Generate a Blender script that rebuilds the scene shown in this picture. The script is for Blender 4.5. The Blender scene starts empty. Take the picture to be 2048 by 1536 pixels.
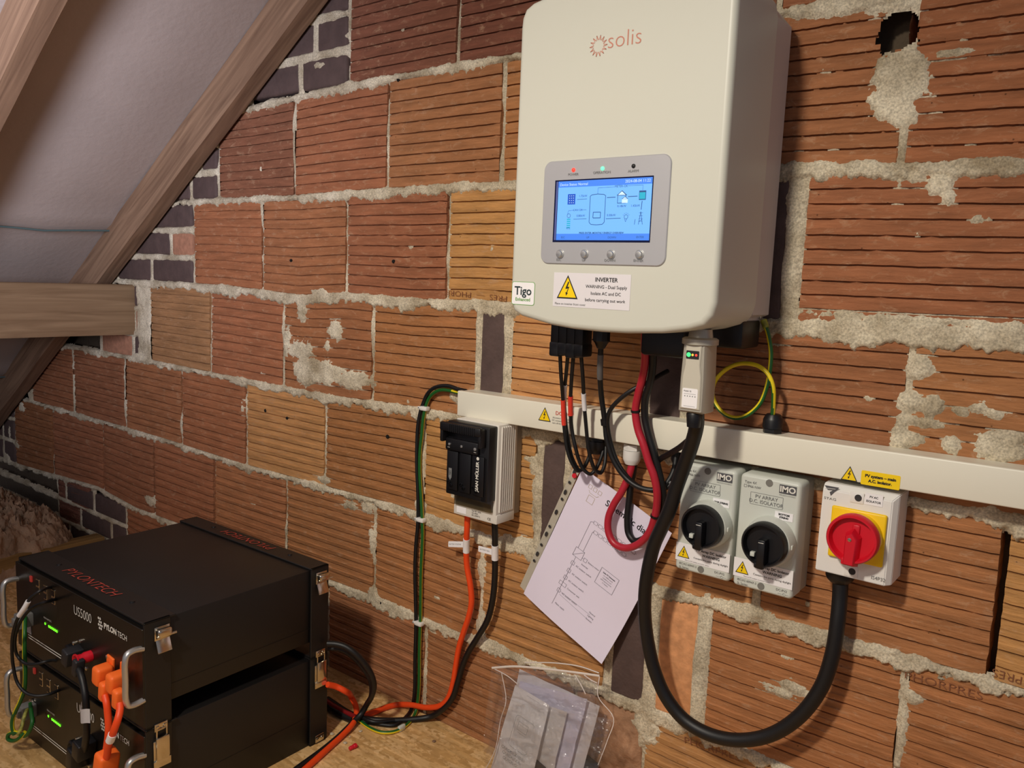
import bpy, bmesh, math, random
import numpy as np
from mathutils import Vector, Matrix
random.seed(7); rng = np.random.default_rng(7)
SC = bpy.context.scene
ZF = 1.40                                   # floor is z = 0, wall face is y = 0

# ---------------------------------------------------------------- camera
F_PX = 1630.7754
PITCH, YAW, ROLL = 0.128, 0.6609, 0.0403
CAM = np.array([0.0, -1.2678, -0.4169 + ZF])
cy_, sy_ = math.cos(YAW), math.sin(YAW); cp_, sp_ = math.cos(PITCH), math.sin(PITCH)
FWD = np.array([-sy_*cp_, cy_*cp_, -sp_]); _r = np.array([cy_, sy_, 0.0]); _u = np.cross(_r, FWD)
RGT = _r*math.cos(ROLL) + _u*math.sin(ROLL); UPV = -_r*math.sin(ROLL) + _u*math.cos(ROLL)
cd = bpy.data.cameras.new('camera'); cam = bpy.data.objects.new('camera', cd); SC.collection.objects.link(cam)
cd.sensor_width = 36.0; cd.lens = F_PX*36.0/2048.0; cd.clip_start = 0.02
cam.matrix_world = Matrix(((RGT[0], UPV[0], -FWD[0], CAM[0]), (RGT[1], UPV[1], -FWD[1], CAM[1]),
                           (RGT[2], UPV[2], -FWD[2], CAM[2]), (0, 0, 0, 1)))
SC.camera = cam
SC.view_settings.view_transform = 'Standard'; SC.view_settings.look = 'None'
SC.view_settings.gamma = 1.0; SC.view_settings.use_curve_mapping = False
SC.view_settings.exposure = 0.0

# ---------------------------------------------------------------- light
w = bpy.data.worlds.new('world'); SC.world = w; w.use_nodes = True
w.node_tree.nodes['Background'].inputs[0].default_value = (0.86, 0.86, 1.0, 1)
w.node_tree.nodes['Background'].inputs[1].default_value = 0.21
def aim(o, target):
    d = Vector(target) - o.location
    o.rotation_euler = d.to_track_quat('-Z', 'Y').to_euler()
ld = bpy.data.lights.new('work_lamp', 'SPOT'); lo = bpy.data.objects.new('work_lamp', ld); SC.collection.objects.link(lo)
lo.location = (-0.60, -1.75, ZF + 0.50); aim(lo, (-0.80, 0, ZF - 1.12))
ld.energy = 118; ld.color = (1.0, 0.91, 0.77); ld.spot_size = math.radians(80); ld.spot_blend = 1.0; ld.shadow_soft_size = 0.075
ad = bpy.data.lights.new('attic_bulb', 'POINT'); ao = bpy.data.objects.new('attic_bulb', ad); SC.collection.objects.link(ao)
ao.location = (-0.62, -2.0, ZF + 0.0); ad.energy = 7.5; ad.color = (1.0, 0.88, 0.74); ad.shadow_soft_size = 0.15
sd = bpy.data.lights.new('felt_fill_light', 'AREA'); so = bpy.data.objects.new('felt_fill_light', sd); SC.collection.objects.link(so)  # cool fill added inside the loft, aimed up to brighten the felt
so.location = (-1.0, -1.9, ZF - 0.3); aim(so, (-2.1, -0.7, ZF + 0.10)); sd.spread = math.radians(75)
sd.energy = 9.5; sd.color = (0.86, 0.87, 1.0); sd.shape = 'RECTANGLE'; sd.size = 0.5; sd.size_y = 0.5

# ---------------------------------------------------------------- pixel helpers (measured on the wall / battery planes)
def ray(u, v):
    return FWD + RGT*(u-1024)/F_PX - UPV*(v-768)/F_PX
def W(u, v, d=0.0):
    r = ray(u, v); return CAM + r*((-d-CAM[1])/r[1])
def WF(u, v, h):                            # point at height h above the floor
    r = ray(u, v); return CAM + r*((h-CAM[2])/r[2])
def WX(u, v, d, r):                         # on the wall at distance d, or lying on the floor
    P = W(u, v, d)
    return P if P[2] > r else WF(u, v, r)
def lin(c):
    return tuple((x/255/12.92 if x/255 <= 0.04045 else ((x/255+0.055)/1.055)**2.4) for x in c)

# ---------------------------------------------------------------- materials
MATS = {}
def mat(name, col, rough=0.5, metal=0.0, bump=0.0, bscale=200.0, var=0.0, vscale=20.0, emit=0.0, coat=0.0, spec=0.5, dist=0.001):
    if name in MATS: return MATS[name]
    m = bpy.data.materials.new(name); m.use_nodes = True; nt = m.node_tree; N = nt.nodes; L = nt.links
    b = N['Principled BSDF']; c = (*lin(col), 1)
    b.inputs['Base Color'].default_value = c; b.inputs['Roughness'].default_value = rough
    b.inputs['Metallic'].default_value = metal; b.inputs['Specular IOR Level'].default_value = spec
    if coat: b.inputs['Coat Weight'].default_value = coat
    if emit:
        b.inputs['Emission Color'].default_value = c; b.inputs['Emission Strength'].default_value = emit
        b.inputs['Base Color'].default_value = (c[0]*.3, c[1]*.3, c[2]*.3, 1)
    tc = N.new('ShaderNodeTexCoord')
    if var:
        n = N.new('ShaderNodeTexNoise'); n.inputs['Scale'].default_value = vscale; n.inputs['Detail'].default_value = 6
        L.new(tc.outputs['Object'], n.inputs['Vector'])
        r = N.new('ShaderNodeMapRange'); r.inputs['To Min'].default_value = 1-var; r.inputs['To Max'].default_value = 1+var
        r.inputs['From Min'].default_value = .3; r.inputs['From Max'].default_value = .7
        L.new(n.outputs['Fac'], r.inputs['Value'])
        x = N.new('ShaderNodeVectorMath'); x.operation = 'SCALE'; x.inputs[0].default_value = c[:3]
        L.new(r.outputs['Result'], x.inputs['Scale']); L.new(x.outputs['Vector'], b.inputs['Base Color'])
    if bump:
        n = N.new('ShaderNodeTexNoise'); n.inputs['Scale'].default_value = bscale; n.inputs['Detail'].default_value = 5
        L.new(tc.outputs['Object'], n.inputs['Vector'])
        bp = N.new('ShaderNodeBump'); bp.inputs['Strength'].default_value = bump; bp.inputs['Distance'].default_value = dist
        L.new(n.outputs['Fac'], bp.inputs['Height']); L.new(bp.outputs['Normal'], b.inputs['Normal'])
    MATS[name] = m; return m

def brick_material():
    m = bpy.data.materials.new('clay_block'); m.use_nodes = True; nt = m.node_tree; N = nt.nodes; L = nt.links
    b = N['Principled BSDF']; b.inputs['Roughness'].default_value = .88; b.inputs['Specular IOR Level'].default_value = .2
    at = N.new('ShaderNodeAttribute'); at.attribute_name = 'tint'
    tc = N.new('ShaderNodeTexCoord')
    mp = N.new('ShaderNodeMapping'); mp.inputs['Scale'].default_value = (1, 1, 9); L.new(tc.outputs['Object'], mp.inputs['Vector'])
    n1 = N.new('ShaderNodeTexNoise'); n1.inputs['Scale'].default_value = 9; n1.inputs['Detail'].default_value = 8; n1.inputs['Roughness'].default_value = .65
    L.new(mp.outputs['Vector'], n1.inputs['Vector'])
    r1 = N.new('ShaderNodeMapRange'); r1.inputs['From Min'].default_value = .3; r1.inputs['From Max'].default_value = .7
    r1.inputs['To Min'].default_value = .70; r1.inputs['To Max'].default_value = 1.26; L.new(n1.outputs['Fac'], r1.inputs['Value'])
    sc = N.new('ShaderNodeVectorMath'); sc.operation = 'SCALE'; L.new(at.outputs['Color'], sc.inputs[0]); L.new(r1.outputs['Result'], sc.inputs['Scale'])
    # pale cement scuffs
    n2 = N.new('ShaderNodeTexNoise'); n2.inputs['Scale'].default_value = 34; n2.inputs['Detail'].default_value = 9; n2.inputs['Roughness'].default_value = .75
    n2.inputs['Distortion'].default_value = .6
    mp2 = N.new('ShaderNodeMapping'); mp2.inputs['Scale'].default_value = (1, 1, 2.2); L.new(tc.outputs['Object'], mp2.inputs['Vector']); L.new(mp2.outputs['Vector'], n2.inputs['Vector'])
    cr = N.new('ShaderNodeMapRange'); cr.inputs['From Min'].default_value = .54; cr.inputs['From Max'].default_value = .70; cr.inputs['To Max'].default_value = .62
    L.new(n2.outputs['Fac'], cr.inputs['Value'])
    mx = N.new('ShaderNodeMix'); mx.data_type = 'RGBA'; L.new(cr.outputs['Result'], mx.inputs['Factor'])
    L.new(sc.outputs['Vector'], mx.inputs['A']); mx.inputs['B'].default_value = (*lin((196, 160, 128)), 1)
    # tiny dark pits
    v = N.new('ShaderNodeTexVoronoi'); v.inputs['Scale'].default_value = 42; L.new(tc.outputs['Object'], v.inputs['Vector'])
    pr = N.new('ShaderNodeMapRange'); pr.inputs['From Min'].default_value = .03; pr.inputs['From Max'].default_value = .07; pr.inputs['To Min'].default_value = .35; pr.inputs['To Max'].default_value = 1
    L.new(v.outputs['Distance'], pr.inputs['Value'])
    s2 = N.new('ShaderNodeVectorMath'); s2.operation = 'SCALE'; L.new(mx.outputs['Result'], s2.inputs[0]); L.new(pr.outputs['Result'], s2.inputs['Scale'])
    L.new(s2.outputs['Vector'], b.inputs['Base Color'])
    n3 = N.new('ShaderNodeTexNoise'); n3.inputs['Scale'].default_value = 160; n3.inputs['Detail'].default_value = 6
    mp3 = N.new('ShaderNodeMapping'); mp3.inputs['Scale'].default_value = (.25, 1, 1.6); L.new(tc.outputs['Object'], mp3.inputs['Vector']); L.new(mp3.outputs['Vector'], n3.inputs['Vector'])
    ad_ = N.new('ShaderNodeMath'); ad_.operation = 'ADD'; L.new(n3.outputs['Fac'], ad_.inputs[0]); L.new(n2.outputs['Fac'], ad_.inputs[1])
    bp = N.new('ShaderNodeBump'); bp.inputs['Strength'].default_value = .75; bp.inputs['Distance'].default_value = .0022
    L.new(ad_.outputs['Value'], bp.inputs['Height']); L.new(bp.outputs['Normal'], b.inputs['Normal'])
    return m
def mortar_material():
    m = bpy.data.materials.new('cement_mortar'); m.use_nodes = True; nt = m.node_tree; N = nt.nodes; L = nt.links
    b = N['Principled BSDF']; b.inputs['Roughness'].default_value = .95; b.inputs['Specular IOR Level'].default_value = .15
    tc = N.new('ShaderNodeTexCoord')
    n1 = N.new('ShaderNodeTexNoise'); n1.inputs['Scale'].default_value = 14; n1.inputs['Detail'].default_value = 8
    L.new(tc.outputs['Object'], n1.inputs['Vector'])
    cr = N.new('ShaderNodeValToRGB'); e = cr.color_ramp.elements
    e[0].position = .32; e[0].color = (*lin((182, 166, 138)), 1); e[1].position = .66; e[1].color = (*lin((246, 234, 208)), 1)
    L.new(n1.outputs['Fac'], cr.inputs['Fac'])
    n2 = N.new('ShaderNodeTexNoise'); n2.inputs['Scale'].default_value = 330; n2.inputs['Detail'].default_value = 4
    L.new(tc.outputs['Object'], n2.inputs['Vector'])
    rr_ = N.new('ShaderNodeMapRange'); rr_.inputs['From Min'].default_value = .3; rr_.inputs['From Max'].default_value = .7; rr_.inputs['To Min'].default_value = .58; rr_.inputs['To Max'].default_value = 1.12
    L.new(n2.outputs['Fac'], rr_.inputs['Value'])
    s = N.new('ShaderNodeVectorMath'); s.operation = 'SCALE'; L.new(cr.outputs['Color'], s.inputs[0]); L.new(rr_.outputs['Result'], s.inputs['Scale'])
    L.new(s.outputs['Vector'], b.inputs['Base Color'])
    n3 = N.new('ShaderNodeTexNoise'); n3.inputs['Scale'].default_value = 120; n3.inputs['Detail'].default_value = 8; n3.inputs['Roughness'].default_value = .7
    L.new(tc.outputs['Object'], n3.inputs['Vector'])
    bp = N.new('ShaderNodeBump'); bp.inputs['Strength'].default_value = .8; bp.inputs['Distance'].default_value = .004
    L.new(n3.outputs['Fac'], bp.inputs['Height']); L.new(bp.outputs['Normal'], b.inputs['Normal'])
    return m
def wood_material(name, c0, c1, axis, rough=.8):
    m = bpy.data.materials.new(name); m.use_nodes = True; nt = m.node_tree; N = nt.nodes; L = nt.links
    b = N['Principled BSDF']; b.inputs['Roughness'].default_value = rough; b.inputs['Specular IOR Level'].default_value = .2
    tc = N.new('ShaderNodeTexCoord'); mp = N.new('ShaderNodeMapping')
    s = [30, 30, 30]; s[axis] = 1.6; mp.inputs['Scale'].default_value = s; L.new(tc.outputs['Object'], mp.inputs['Vector'])
    n = N.new('ShaderNodeTexNoise'); n.inputs['Scale'].default_value = 1.6; n.inputs['Detail'].default_value = 8; n.inputs['Distortion'].default_value = 1.2
    L.new(mp.outputs['Vector'], n.inputs['Vector'])
    cr = N.new('ShaderNodeValToRGB'); e = cr.color_ramp.elements
    e[0].position = .3; e[0].color = (*lin(c0), 1); e[1].position = .7; e[1].color = (*lin(c1), 1)
    L.new(n.outputs['Fac'], cr.inputs['Fac']); L.new(cr.outputs['Color'], b.inputs['Base Color'])
    bp = N.new('ShaderNodeBump'); bp.inputs['Strength'].default_value = .4; bp.inputs['Distance'].default_value = .002
    L.new(n.outputs['Fac'], bp.inputs['Height']); L.new(bp.outputs['Normal'], b.inputs['Normal'])
    return m
def osb_material():
    m = bpy.data.materials.new('strand_board'); m.use_nodes = True; nt = m.node_tree; N = nt.nodes; L = nt.links
    b = N['Principled BSDF']; b.inputs['Roughness'].default_value = .62; b.inputs['Specular IOR Level'].default_value = .35
    tc = N.new('ShaderNodeTexCoord')
    col = None; hsum = None
    for i, (ang, sx, sy) in enumerate([(.3, 13, 75), (1.25, 11, 85), (2.3, 14, 70)]):
        mp = N.new('ShaderNodeMapping'); mp.inputs['Rotation'].default_value = (0, 0, ang); mp.inputs['Scale'].default_value = (sx, sy, 1)
        nd = N.new('ShaderNodeTexNoise'); nd.inputs['Scale'].default_value = 6
        L.new(tc.outputs['Object'], mp.inputs['Vector'])
        v = N.new('ShaderNodeTexVoronoi'); v.inputs['Scale'].default_value = 1.0; L.new(mp.outputs['Vector'], v.inputs['Vector'])
        cr = N.new('ShaderNodeValToRGB'); e = cr.color_ramp.elements
        e[0].position = 0; e[0].color = (*lin((186, 144, 88)), 1); e[1].position = 1; e[1].color = (*lin((232, 194, 140)), 1)
        e2 = cr.color_ramp.elements.new(.5); e2.color = (*lin((212, 170, 112)), 1)
        sp = N.new('ShaderNodeSeparateColor'); L.new(v.outputs['Color'], sp.inputs['Color']); L.new(sp.outputs[i], cr.inputs['Fac'])
        if col is None: col = cr.outputs['Color']; hsum = v.outputs['Distance']
        else:
            mx = N.new('ShaderNodeMix'); mx.data_type = 'RGBA'
            ns = N.new('ShaderNodeTexNoise'); ns.inputs['Scale'].default_value = 38+17*i; ns.inputs['Detail'].default_value = 3; L.new(tc.outputs['Object'], ns.inputs['Vector'])
            st = N.new('ShaderNodeMapRange'); st.inputs['From Min'].default_value = .47; st.inputs['From Max'].default_value = .53; L.new(ns.outputs['Fac'], st.inputs['Value'])
            L.new(st.outputs['Result'], mx.inputs['Factor']); L.new(col, mx.inputs['A']); L.new(cr.outputs['Color'], mx.inputs['B']); col = mx.outputs['Result']
    mp = N.new('ShaderNodeMapping'); mp.inputs['Scale'].default_value = (12, 90, 1); mp.inputs['Rotation'].default_value = (0, 0, .8); L.new(tc.outputs['Object'], mp.inputs['Vector'])
    n = N.new('ShaderNodeTexNoise'); n.inputs['Scale'].default_value = 1; n.inputs['Detail'].default_value = 6; L.new(mp.outputs['Vector'], n.inputs['Vector'])
    r = N.new('ShaderNodeMapRange'); r.inputs['From Min'].default_value = .3; r.inputs['From Max'].default_value = .7; r.inputs['To Min'].default_value = .8; r.inputs['To Max'].default_value = 1.15; L.new(n.outputs['Fac'], r.inputs['Value'])
    s = N.new('ShaderNodeVectorMath'); s.operation = 'SCALE'; L.new(col, s.inputs[0]); L.new(r.outputs['Result'], s.inputs['Scale']); L.new(s.outputs['Vector'], b.inputs['Base Color'])
    bp = N.new('ShaderNodeBump'); bp.inputs['Strength'].default_value = .35; bp.inputs['Distance'].default_value = .0015
    L.new(n.outputs['Fac'], bp.inputs['Height']); L.new(bp.outputs['Normal'], b.inputs['Normal'])
    return m
def plastic_film():
    m = bpy.data.materials.new('clear_film'); m.use_nodes = True; nt = m.node_tree; N = nt.nodes; L = nt.links
    N.remove(N['Principled BSDF']); out = N['Material Output']
    t = N.new('ShaderNodeBsdfTransparent'); t.inputs[0].default_value = (.995, .993, .995, 1)
    g = N.new('ShaderNodeBsdfGlossy'); g.inputs['Roughness'].default_value = .10
    d = N.new('ShaderNodeBsdfDiffuse'); d.inputs[0].default_value = (.8, .78, .8, 1)
    fr = N.new('ShaderNodeLayerWeight'); fr.inputs['Blend'].default_value = .35
    mr = N.new('ShaderNodeMapRange'); mr.inputs['To Min'].default_value = .05; mr.inputs['To Max'].default_value = .38; L.new(fr.outputs['Fresnel'], mr.inputs['Value'])
    a = N.new('ShaderNodeMixShader'); L.new(mr.outputs['Result'], a.inputs[0]); L.new(t.outputs[0], a.inputs[1]); L.new(g.outputs[0], a.inputs[2])
    c = N.new('ShaderNodeMixShader'); c.inputs[0].default_value = .03; L.new(a.outputs[0], c.inputs[1]); L.new(d.outputs[0], c.inputs[2])
    tc = N.new('ShaderNodeTexCoord'); n = N.new('ShaderNodeTexNoise'); n.inputs['Scale'].default_value = 38; n.inputs['Detail'].default_value = 3; n.inputs['Distortion'].default_value = 2
    L.new(tc.outputs['Object'], n.inputs['Vector'])
    bp = N.new('ShaderNodeBump'); bp.inputs['Strength'].default_value = 1; bp.inputs['Distance'].default_value = .006; L.new(n.outputs['Fac'], bp.inputs['Height']); L.new(bp.outputs['Normal'], g.inputs['Normal'])
    L.new(c.outputs[0], out.inputs['Surface']); return m
def clear_plastic():
    m = bpy.data.materials.new('clear_smoked_plastic'); m.use_nodes = True; nt = m.node_tree; N = nt.nodes; L = nt.links
    N.remove(N['Principled BSDF']); out = N['Material Output']
    t = N.new('ShaderNodeBsdfTransparent'); t.inputs[0].default_value = (.55, .52, .45, 1)
    g = N.new('ShaderNodeBsdfGlossy'); g.inputs['Roughness'].default_value = .1
    a = N.new('ShaderNodeMixShader'); a.inputs[0].default_value = .08; L.new(t.outputs[0], a.inputs[1]); L.new(g.outputs[0], a.inputs[2]); L.new(a.outputs[0], out.inputs['Surface'])
    return m

M_BRICK = brick_material(); M_MORTAR = mortar_material(); M_OSB = osb_material(); M_FILM = plastic_film(); M_SMOKE = clear_plastic()
M_RAFTER = wood_material('rafter_timber', (112, 86, 68), (152, 122, 98), 0)
M_PURLIN = wood_material('purlin_timber', (128, 102, 76), (160, 133, 103), 1)
M_BOARD = wood_material('edge_board_timber', (120, 92, 52), (176, 142, 92), 1)
M_FELT = mat('roof_felt', (184, 172, 166), .85, var=.08, vscale=3, bump=.3, bscale=60, dist=.003)
M_FELTE = mat('felt_lap_edge', (84, 104, 104), .8)
M_PURPLE = mat('engineering_brick', (86, 68, 64), .8, bump=.7, bscale=140, var=.18, vscale=30, dist=.002)
M_TANBRICK = mat('common_brick', (214, 152, 104), .9, bump=.8, bscale=110, var=.2, vscale=60, dist=.002)
M_RUBBLE = mat('rubble_brick', (168, 128, 98), .95, bump=1, bscale=60, var=.3, vscale=25, dist=.006)
M_STAMP = mat('stamp_shade', (132, 84, 58), .95)  # darker than the blocks: shade inside the pressed letters put into the colour
M_WHITE = mat('white_powder_coat', (206, 206, 194), .42, bump=.08, bscale=900, dist=.0003)
M_CHASSIS = mat('grey_chassis', (196, 190, 188), .45, metal=.1, bump=.1, bscale=500, dist=.0004)
M_SILVER = mat('silver_bezel', (186, 186, 190), .38, metal=.35, bump=.05, bscale=900, dist=.0002)
M_TRUNK = mat('white_trunking', (232, 228, 212), .38)
M_BLACK = mat('black_plastic', (14, 14, 18), .42)
M_RUBBER = mat('black_cable_sheath', (13, 13, 16), .48, bump=.1, bscale=400, dist=.0004)
M_REDC = mat('red_cable_sheath', (176, 34, 52), .38)
M_ORANGE = mat('orange_cable_sheath', (238, 74, 22), .48)
M_ORCONN = mat('orange_connector', (252, 112, 38), .5)
M_YEL = mat('earth_yellow', (232, 208, 30), .42); M_GRN = mat('earth_green', (24, 92, 34), .42)
M_GREY = mat('light_grey_plastic', (206, 210, 202), .4); M_GREY2 = mat('mid_grey_plastic', (176, 180, 176), .42)
M_WPL = mat('white_plastic', (232, 230, 226), .4); M_RED = mat('red_handle', (206, 18, 40), .4); M_YPL = mat('yellow_plate', (248, 204, 10), .42)
M_DIN = mat('disconnector_housing', (226, 222, 214), .5)
M_INK = mat('black_ink', (22, 22, 26), .6); M_GINK = mat('grey_ink', (120, 122, 122), .6); M_PAPER = mat('white_label', (243, 241, 243), .5)
M_LABY = mat('label_yellow', (250, 212, 0), .5); M_REDINK = mat('red_ink', (206, 60, 44), .6); M_LOGO = mat('faded_red_logo', (196, 128, 108), .6)
M_GREENINK = mat('green_ink', (116, 170, 90), .6); M_DARKGREEN = mat('dark_teal_ink', (30, 50, 52), .6)
M_SHEET = mat('printed_sheet', (236, 228, 248), .35, coat=.3); M_STRIP = mat('punched_strip', (226, 220, 206), .4)
M_CHROME = mat('bright_steel', (214, 206, 190), .2, metal=1.0, bump=.15, bscale=150, dist=.0006)
M_ALU = mat('satin_aluminium', (206, 206, 204), .34, metal=.85)
M_CASE = mat('black_powder_coat', (19, 17, 17), .46, bump=.25, bscale=1400, dist=.0003, var=.18, vscale=7)
M_PANEL = mat('black_front_panel', (22, 18, 14), .36, bump=.12, bscale=1400, dist=.0002)
M_WINK = mat('white_ink', (226, 224, 216), .6); M_DREDINK = mat('dull_red_ink', (176, 66, 54), .6)
M_DONGLE = mat('champagne_plastic', (182, 176, 162), .4, metal=.4)
M_DARKGLASS = mat('dark_display_edge', (10, 18, 60), .2)
E_GREEN = mat('led_green', (60, 255, 110), emit=2.2); E_RED = mat('led_red', (255, 60, 46), emit=1.6); E_LIME = mat('led_lime', (110, 250, 40), emit=1.6)
E_AMB = mat('led_amber', (255, 190, 70), emit=1.2); E_GRN2 = mat('led_mint', (120, 255, 190), emit=1.3)
E_SCR = mat('screen_blue', (112, 178, 255), emit=.95); E_BAR = mat('screen_bar_blue', (66, 130, 236), emit=.9); E_INK = mat('screen_ink', (44, 92, 150), emit=.6)
E_WH = mat('screen_white', (196, 224, 255), emit=1.0); E_CY = mat('screen_cyan', (30, 170, 200), emit=.9); E_NAVY = mat('screen_navy', (20, 80, 190), emit=.9)
M_PINK = mat('pink_insulation', (176, 110, 110), .95, bump=1, bscale=60, dist=.01)
M_WOOL = mat('mineral_wool', (160, 132, 106), .95, bump=1, bscale=38, var=.35, vscale=16, dist=.012)

# ---------------------------------------------------------------- object helpers
def link(name, me, mats, parent=None, loc=None, angle=35):
    if not isinstance(mats, (list, tuple)): mats = [mats]
    for m_ in mats:
        if m_.name not in [x.name for x in me.materials if x]: me.materials.append(m_)
    o = bpy.data.objects.new(name, me); SC.collection.objects.link(o)
    if angle and len(me.polygons):
        me.polygons.foreach_set('use_smooth', [True]*len(me.polygons)); me.set_sharp_from_angle(angle=math.radians(angle))
    if parent is not None: o.parent = parent
    if loc is not None: o.location = loc
    return o
def from_bm(name, bm, mats, parent=None, loc=None, angle=35):
    me = bpy.data.meshes.new(name); bm.to_mesh(me); bm.free(); return link(name, me, mats, parent, loc, angle)
SPLIT = {'screw_recess', 'screw_boss', 'screw_hole', 'test_point', 'probe_hole', 'panel_screw', 'port_frame', 'port_socket', 'dimple_screw', 'round_socket', 'drill_hole'}
def islands(bm):
    seen = set(); out = []
    for v in bm.verts:
        if v in seen: continue
        st = [v]; seen.add(v); comp = []
        while st:
            a = st.pop(); comp.append(a)
            for e in a.link_edges:
                b = e.other_vert(a)
                if b not in seen: seen.add(b); st.append(b)
        out.append(comp)
    return out
def from_bm(name, bm, mats, parent=None, loc=None, angle=35):
    if name in SPLIT:
        bm.verts.index_update(); last = None
        for comp in islands(bm):
            b2 = bmesh.new(); mp = {v: b2.verts.new(v.co) for v in comp}
            for f in {f for v in comp for f in v.link_faces}: b2.faces.new([mp[v] for v in f.verts]).material_index = f.material_index
            me = bpy.data.meshes.new(name); b2.to_mesh(me); b2.free(); last = link(name, me, mats, parent, loc, angle)
        bm.free(); return last
    me = bpy.data.meshes.new(name); bm.to_mesh(me); bm.free(); return link(name, me, mats, parent, loc, angle)
def tag(o, label=None, cat=None, group=None, kind=None):
    if label: o['label'] = label
    if cat: o['category'] = cat
    if group: o['group'] = group
    if kind: o['kind'] = kind
    return o
def thing(name, label, cat, loc=(0, 0, 0), rotz=0.0, group=None):
    o = bpy.data.objects.new(name, None); SC.collection.objects.link(o); o.empty_display_size = .05
    o.location = loc; o.rotation_euler = (0, 0, rotz); return tag(o, label, cat, group)
def bx(bm, lo, hi, bev=0.0, seg=2, mi=0, rot=None):
    lo = np.array(lo, float); hi = np.array(hi, float); c = (lo+hi)/2; s = np.abs(hi-lo)
    Mx = Matrix.Translation(Vector(c)) @ (rot.to_4x4() if rot is not None else Matrix.Identity(4)) @ Matrix.Diagonal((*s, 1))
    r = bmesh.ops.create_cube(bm, size=1.0, matrix=Mx); vs = r['verts']; fs = set(f for v in vs for f in v.link_faces)
    for f in fs: f.material_index = mi
    if bev:
        ed = list({e for v in vs for e in v.link_edges})
        bmesh.ops.bevel(bm, geom=ed, offset=bev, segments=seg, affect='EDGES', profile=.5)
def cyl(bm, p0, p1, r0, r1=None, seg=24, mi=0):
    p0 = Vector(p0); p1 = Vector(p1); d = p1-p0; r1 = r0 if r1 is None else r1
    q = Vector((0, 0, 1)).rotation_difference(d).to_matrix().to_4x4()
    r = bmesh.ops.create_cone(bm, cap_ends=True, segments=seg, radius1=r0, radius2=r1, depth=d.length, matrix=Matrix.Translation((p0+p1)/2) @ q)
    for f in {f for v in r['verts'] for f in v.link_faces}: f.material_index = mi
def rings(bm, profile, center, axis, seg=40, mi=0):
    """lathe: profile = [(radius, distance along axis)]"""
    ax = Vector(axis).normalized(); q = Vector((0, 0, 1)).rotation_difference(ax); c = Vector(center); R = []
    for r_, h in profile:
        R.append([bm.verts.new(c + q @ Vector((r_*math.cos(2*math.pi*i/seg), r_*math.sin(2*math.pi*i/seg), h))) for i in range(seg)])
    for a, b in zip(R[:-1], R[1:]):
        for i in range(seg):
            f = bm.faces.new((a[i], a[(i+1) % seg], b[(i+1) % seg], b[i])); f.material_index = mi
    f = bm.faces.new(R[-1]); f.material_index = mi
    f = bm.faces.new(list(reversed(R[0]))); f.material_index = mi
def rrect(x0, z0, x1, z1, r, n=6):
    P = []
    for cx, cz, a0 in ((x1-r, z1-r, 0), (x0+r, z1-r, 90), (x0+r, z0+r, 180), (x1-r, z0+r, 270)):
        for i in range(n+1):
            a = math.radians(a0+90*i/n); P.append((cx+r*math.cos(a), cz+r*math.sin(a)))
    return P
def inset(poly, d):
    P = np.array(poly); n = len(P); out = []
    area = .5*sum(P[i][0]*P[(i+1) % n][1]-P[(i+1) % n][0]*P[i][1] for i in range(n)); sg = 1 if area > 0 else -1
    for i in range(n):
        a = P[i]-P[i-1]; b = P[(i+1) % n]-P[i]; na = np.array([-a[1], a[0]])*sg/(np.hypot(*a)+1e-12); nb = np.array([-b[1], b[0]])*sg/(np.hypot(*b)+1e-12)
        m_ = na+nb; m_ = m_/(np.hypot(*m_)+1e-12); out.append(P[i]+m_*d/max(.4, float(m_@na)))
    return out
def plate(bm, poly, prof, mi=0):
    """poly in (x,z), counter-clockwise seen from -y; prof = [(inset, y)] from back to front; capped at both ends"""
    R = []
    for ins, y in prof:
        pts = inset(poly, ins) if ins else poly
        R.append([bm.verts.new((p[0], y, p[1])) for p in pts])
    if prof[-1][0] > 0: R.append([bm.verts.new((p[0], prof[-1][1], p[1])) for p in inset(poly, prof[-1][0]+.0008)])
    n = len(poly)
    for a, b in zip(R[:-1], R[1:]):
        for i in range(n):
            f = bm.faces.new((a[i], a[(i+1) % n], b[(i+1) % n], b[i])); f.material_index = mi
    f = bm.faces.new(R[-1]); f.material_index = mi
    f = bm.faces.new(list(reversed(R[0]))); f.material_index = mi
def catmull(pts, sub=8):
    P = [np.array(p, float) for p in pts]; P = [2*P[0]-P[1]]+P+[2*P[-1]-P[-2]]; out = []
    for i in range(1, len(P)-2):
        p0, p1, p2, p3 = P[i-1:i+3]
        t0 = 0; t1 = t0+max(np.linalg.norm(p1-p0), 1e-5)**.5; t2 = t1+max(np.linalg.norm(p2-p1), 1e-5)**.5; t3 = t2+max(np.linalg.norm(p3-p2), 1e-5)**.5
        for k in range(sub):
            t = t1+(t2-t1)*k/sub
            a1 = (t1-t)/(t1-t0)*p0+(t-t0)/(t1-t0)*p1; a2 = (t2-t)/(t2-t1)*p1+(t-t1)/(t2-t1)*p2; a3 = (t3-t)/(t3-t2)*p2+(t-t2)/(t3-t2)*p3
            b1 = (t2-t)/(t2-t0)*a1+(t-t0)/(t2-t0)*a2; b2 = (t3-t)/(t3-t1)*a2+(t-t1)/(t3-t1)*a3
            out.append((t2-t)/(t2-t1)*b1+(t-t1)/(t2-t1)*b2)
    out.append(P[-2]); return out
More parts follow.
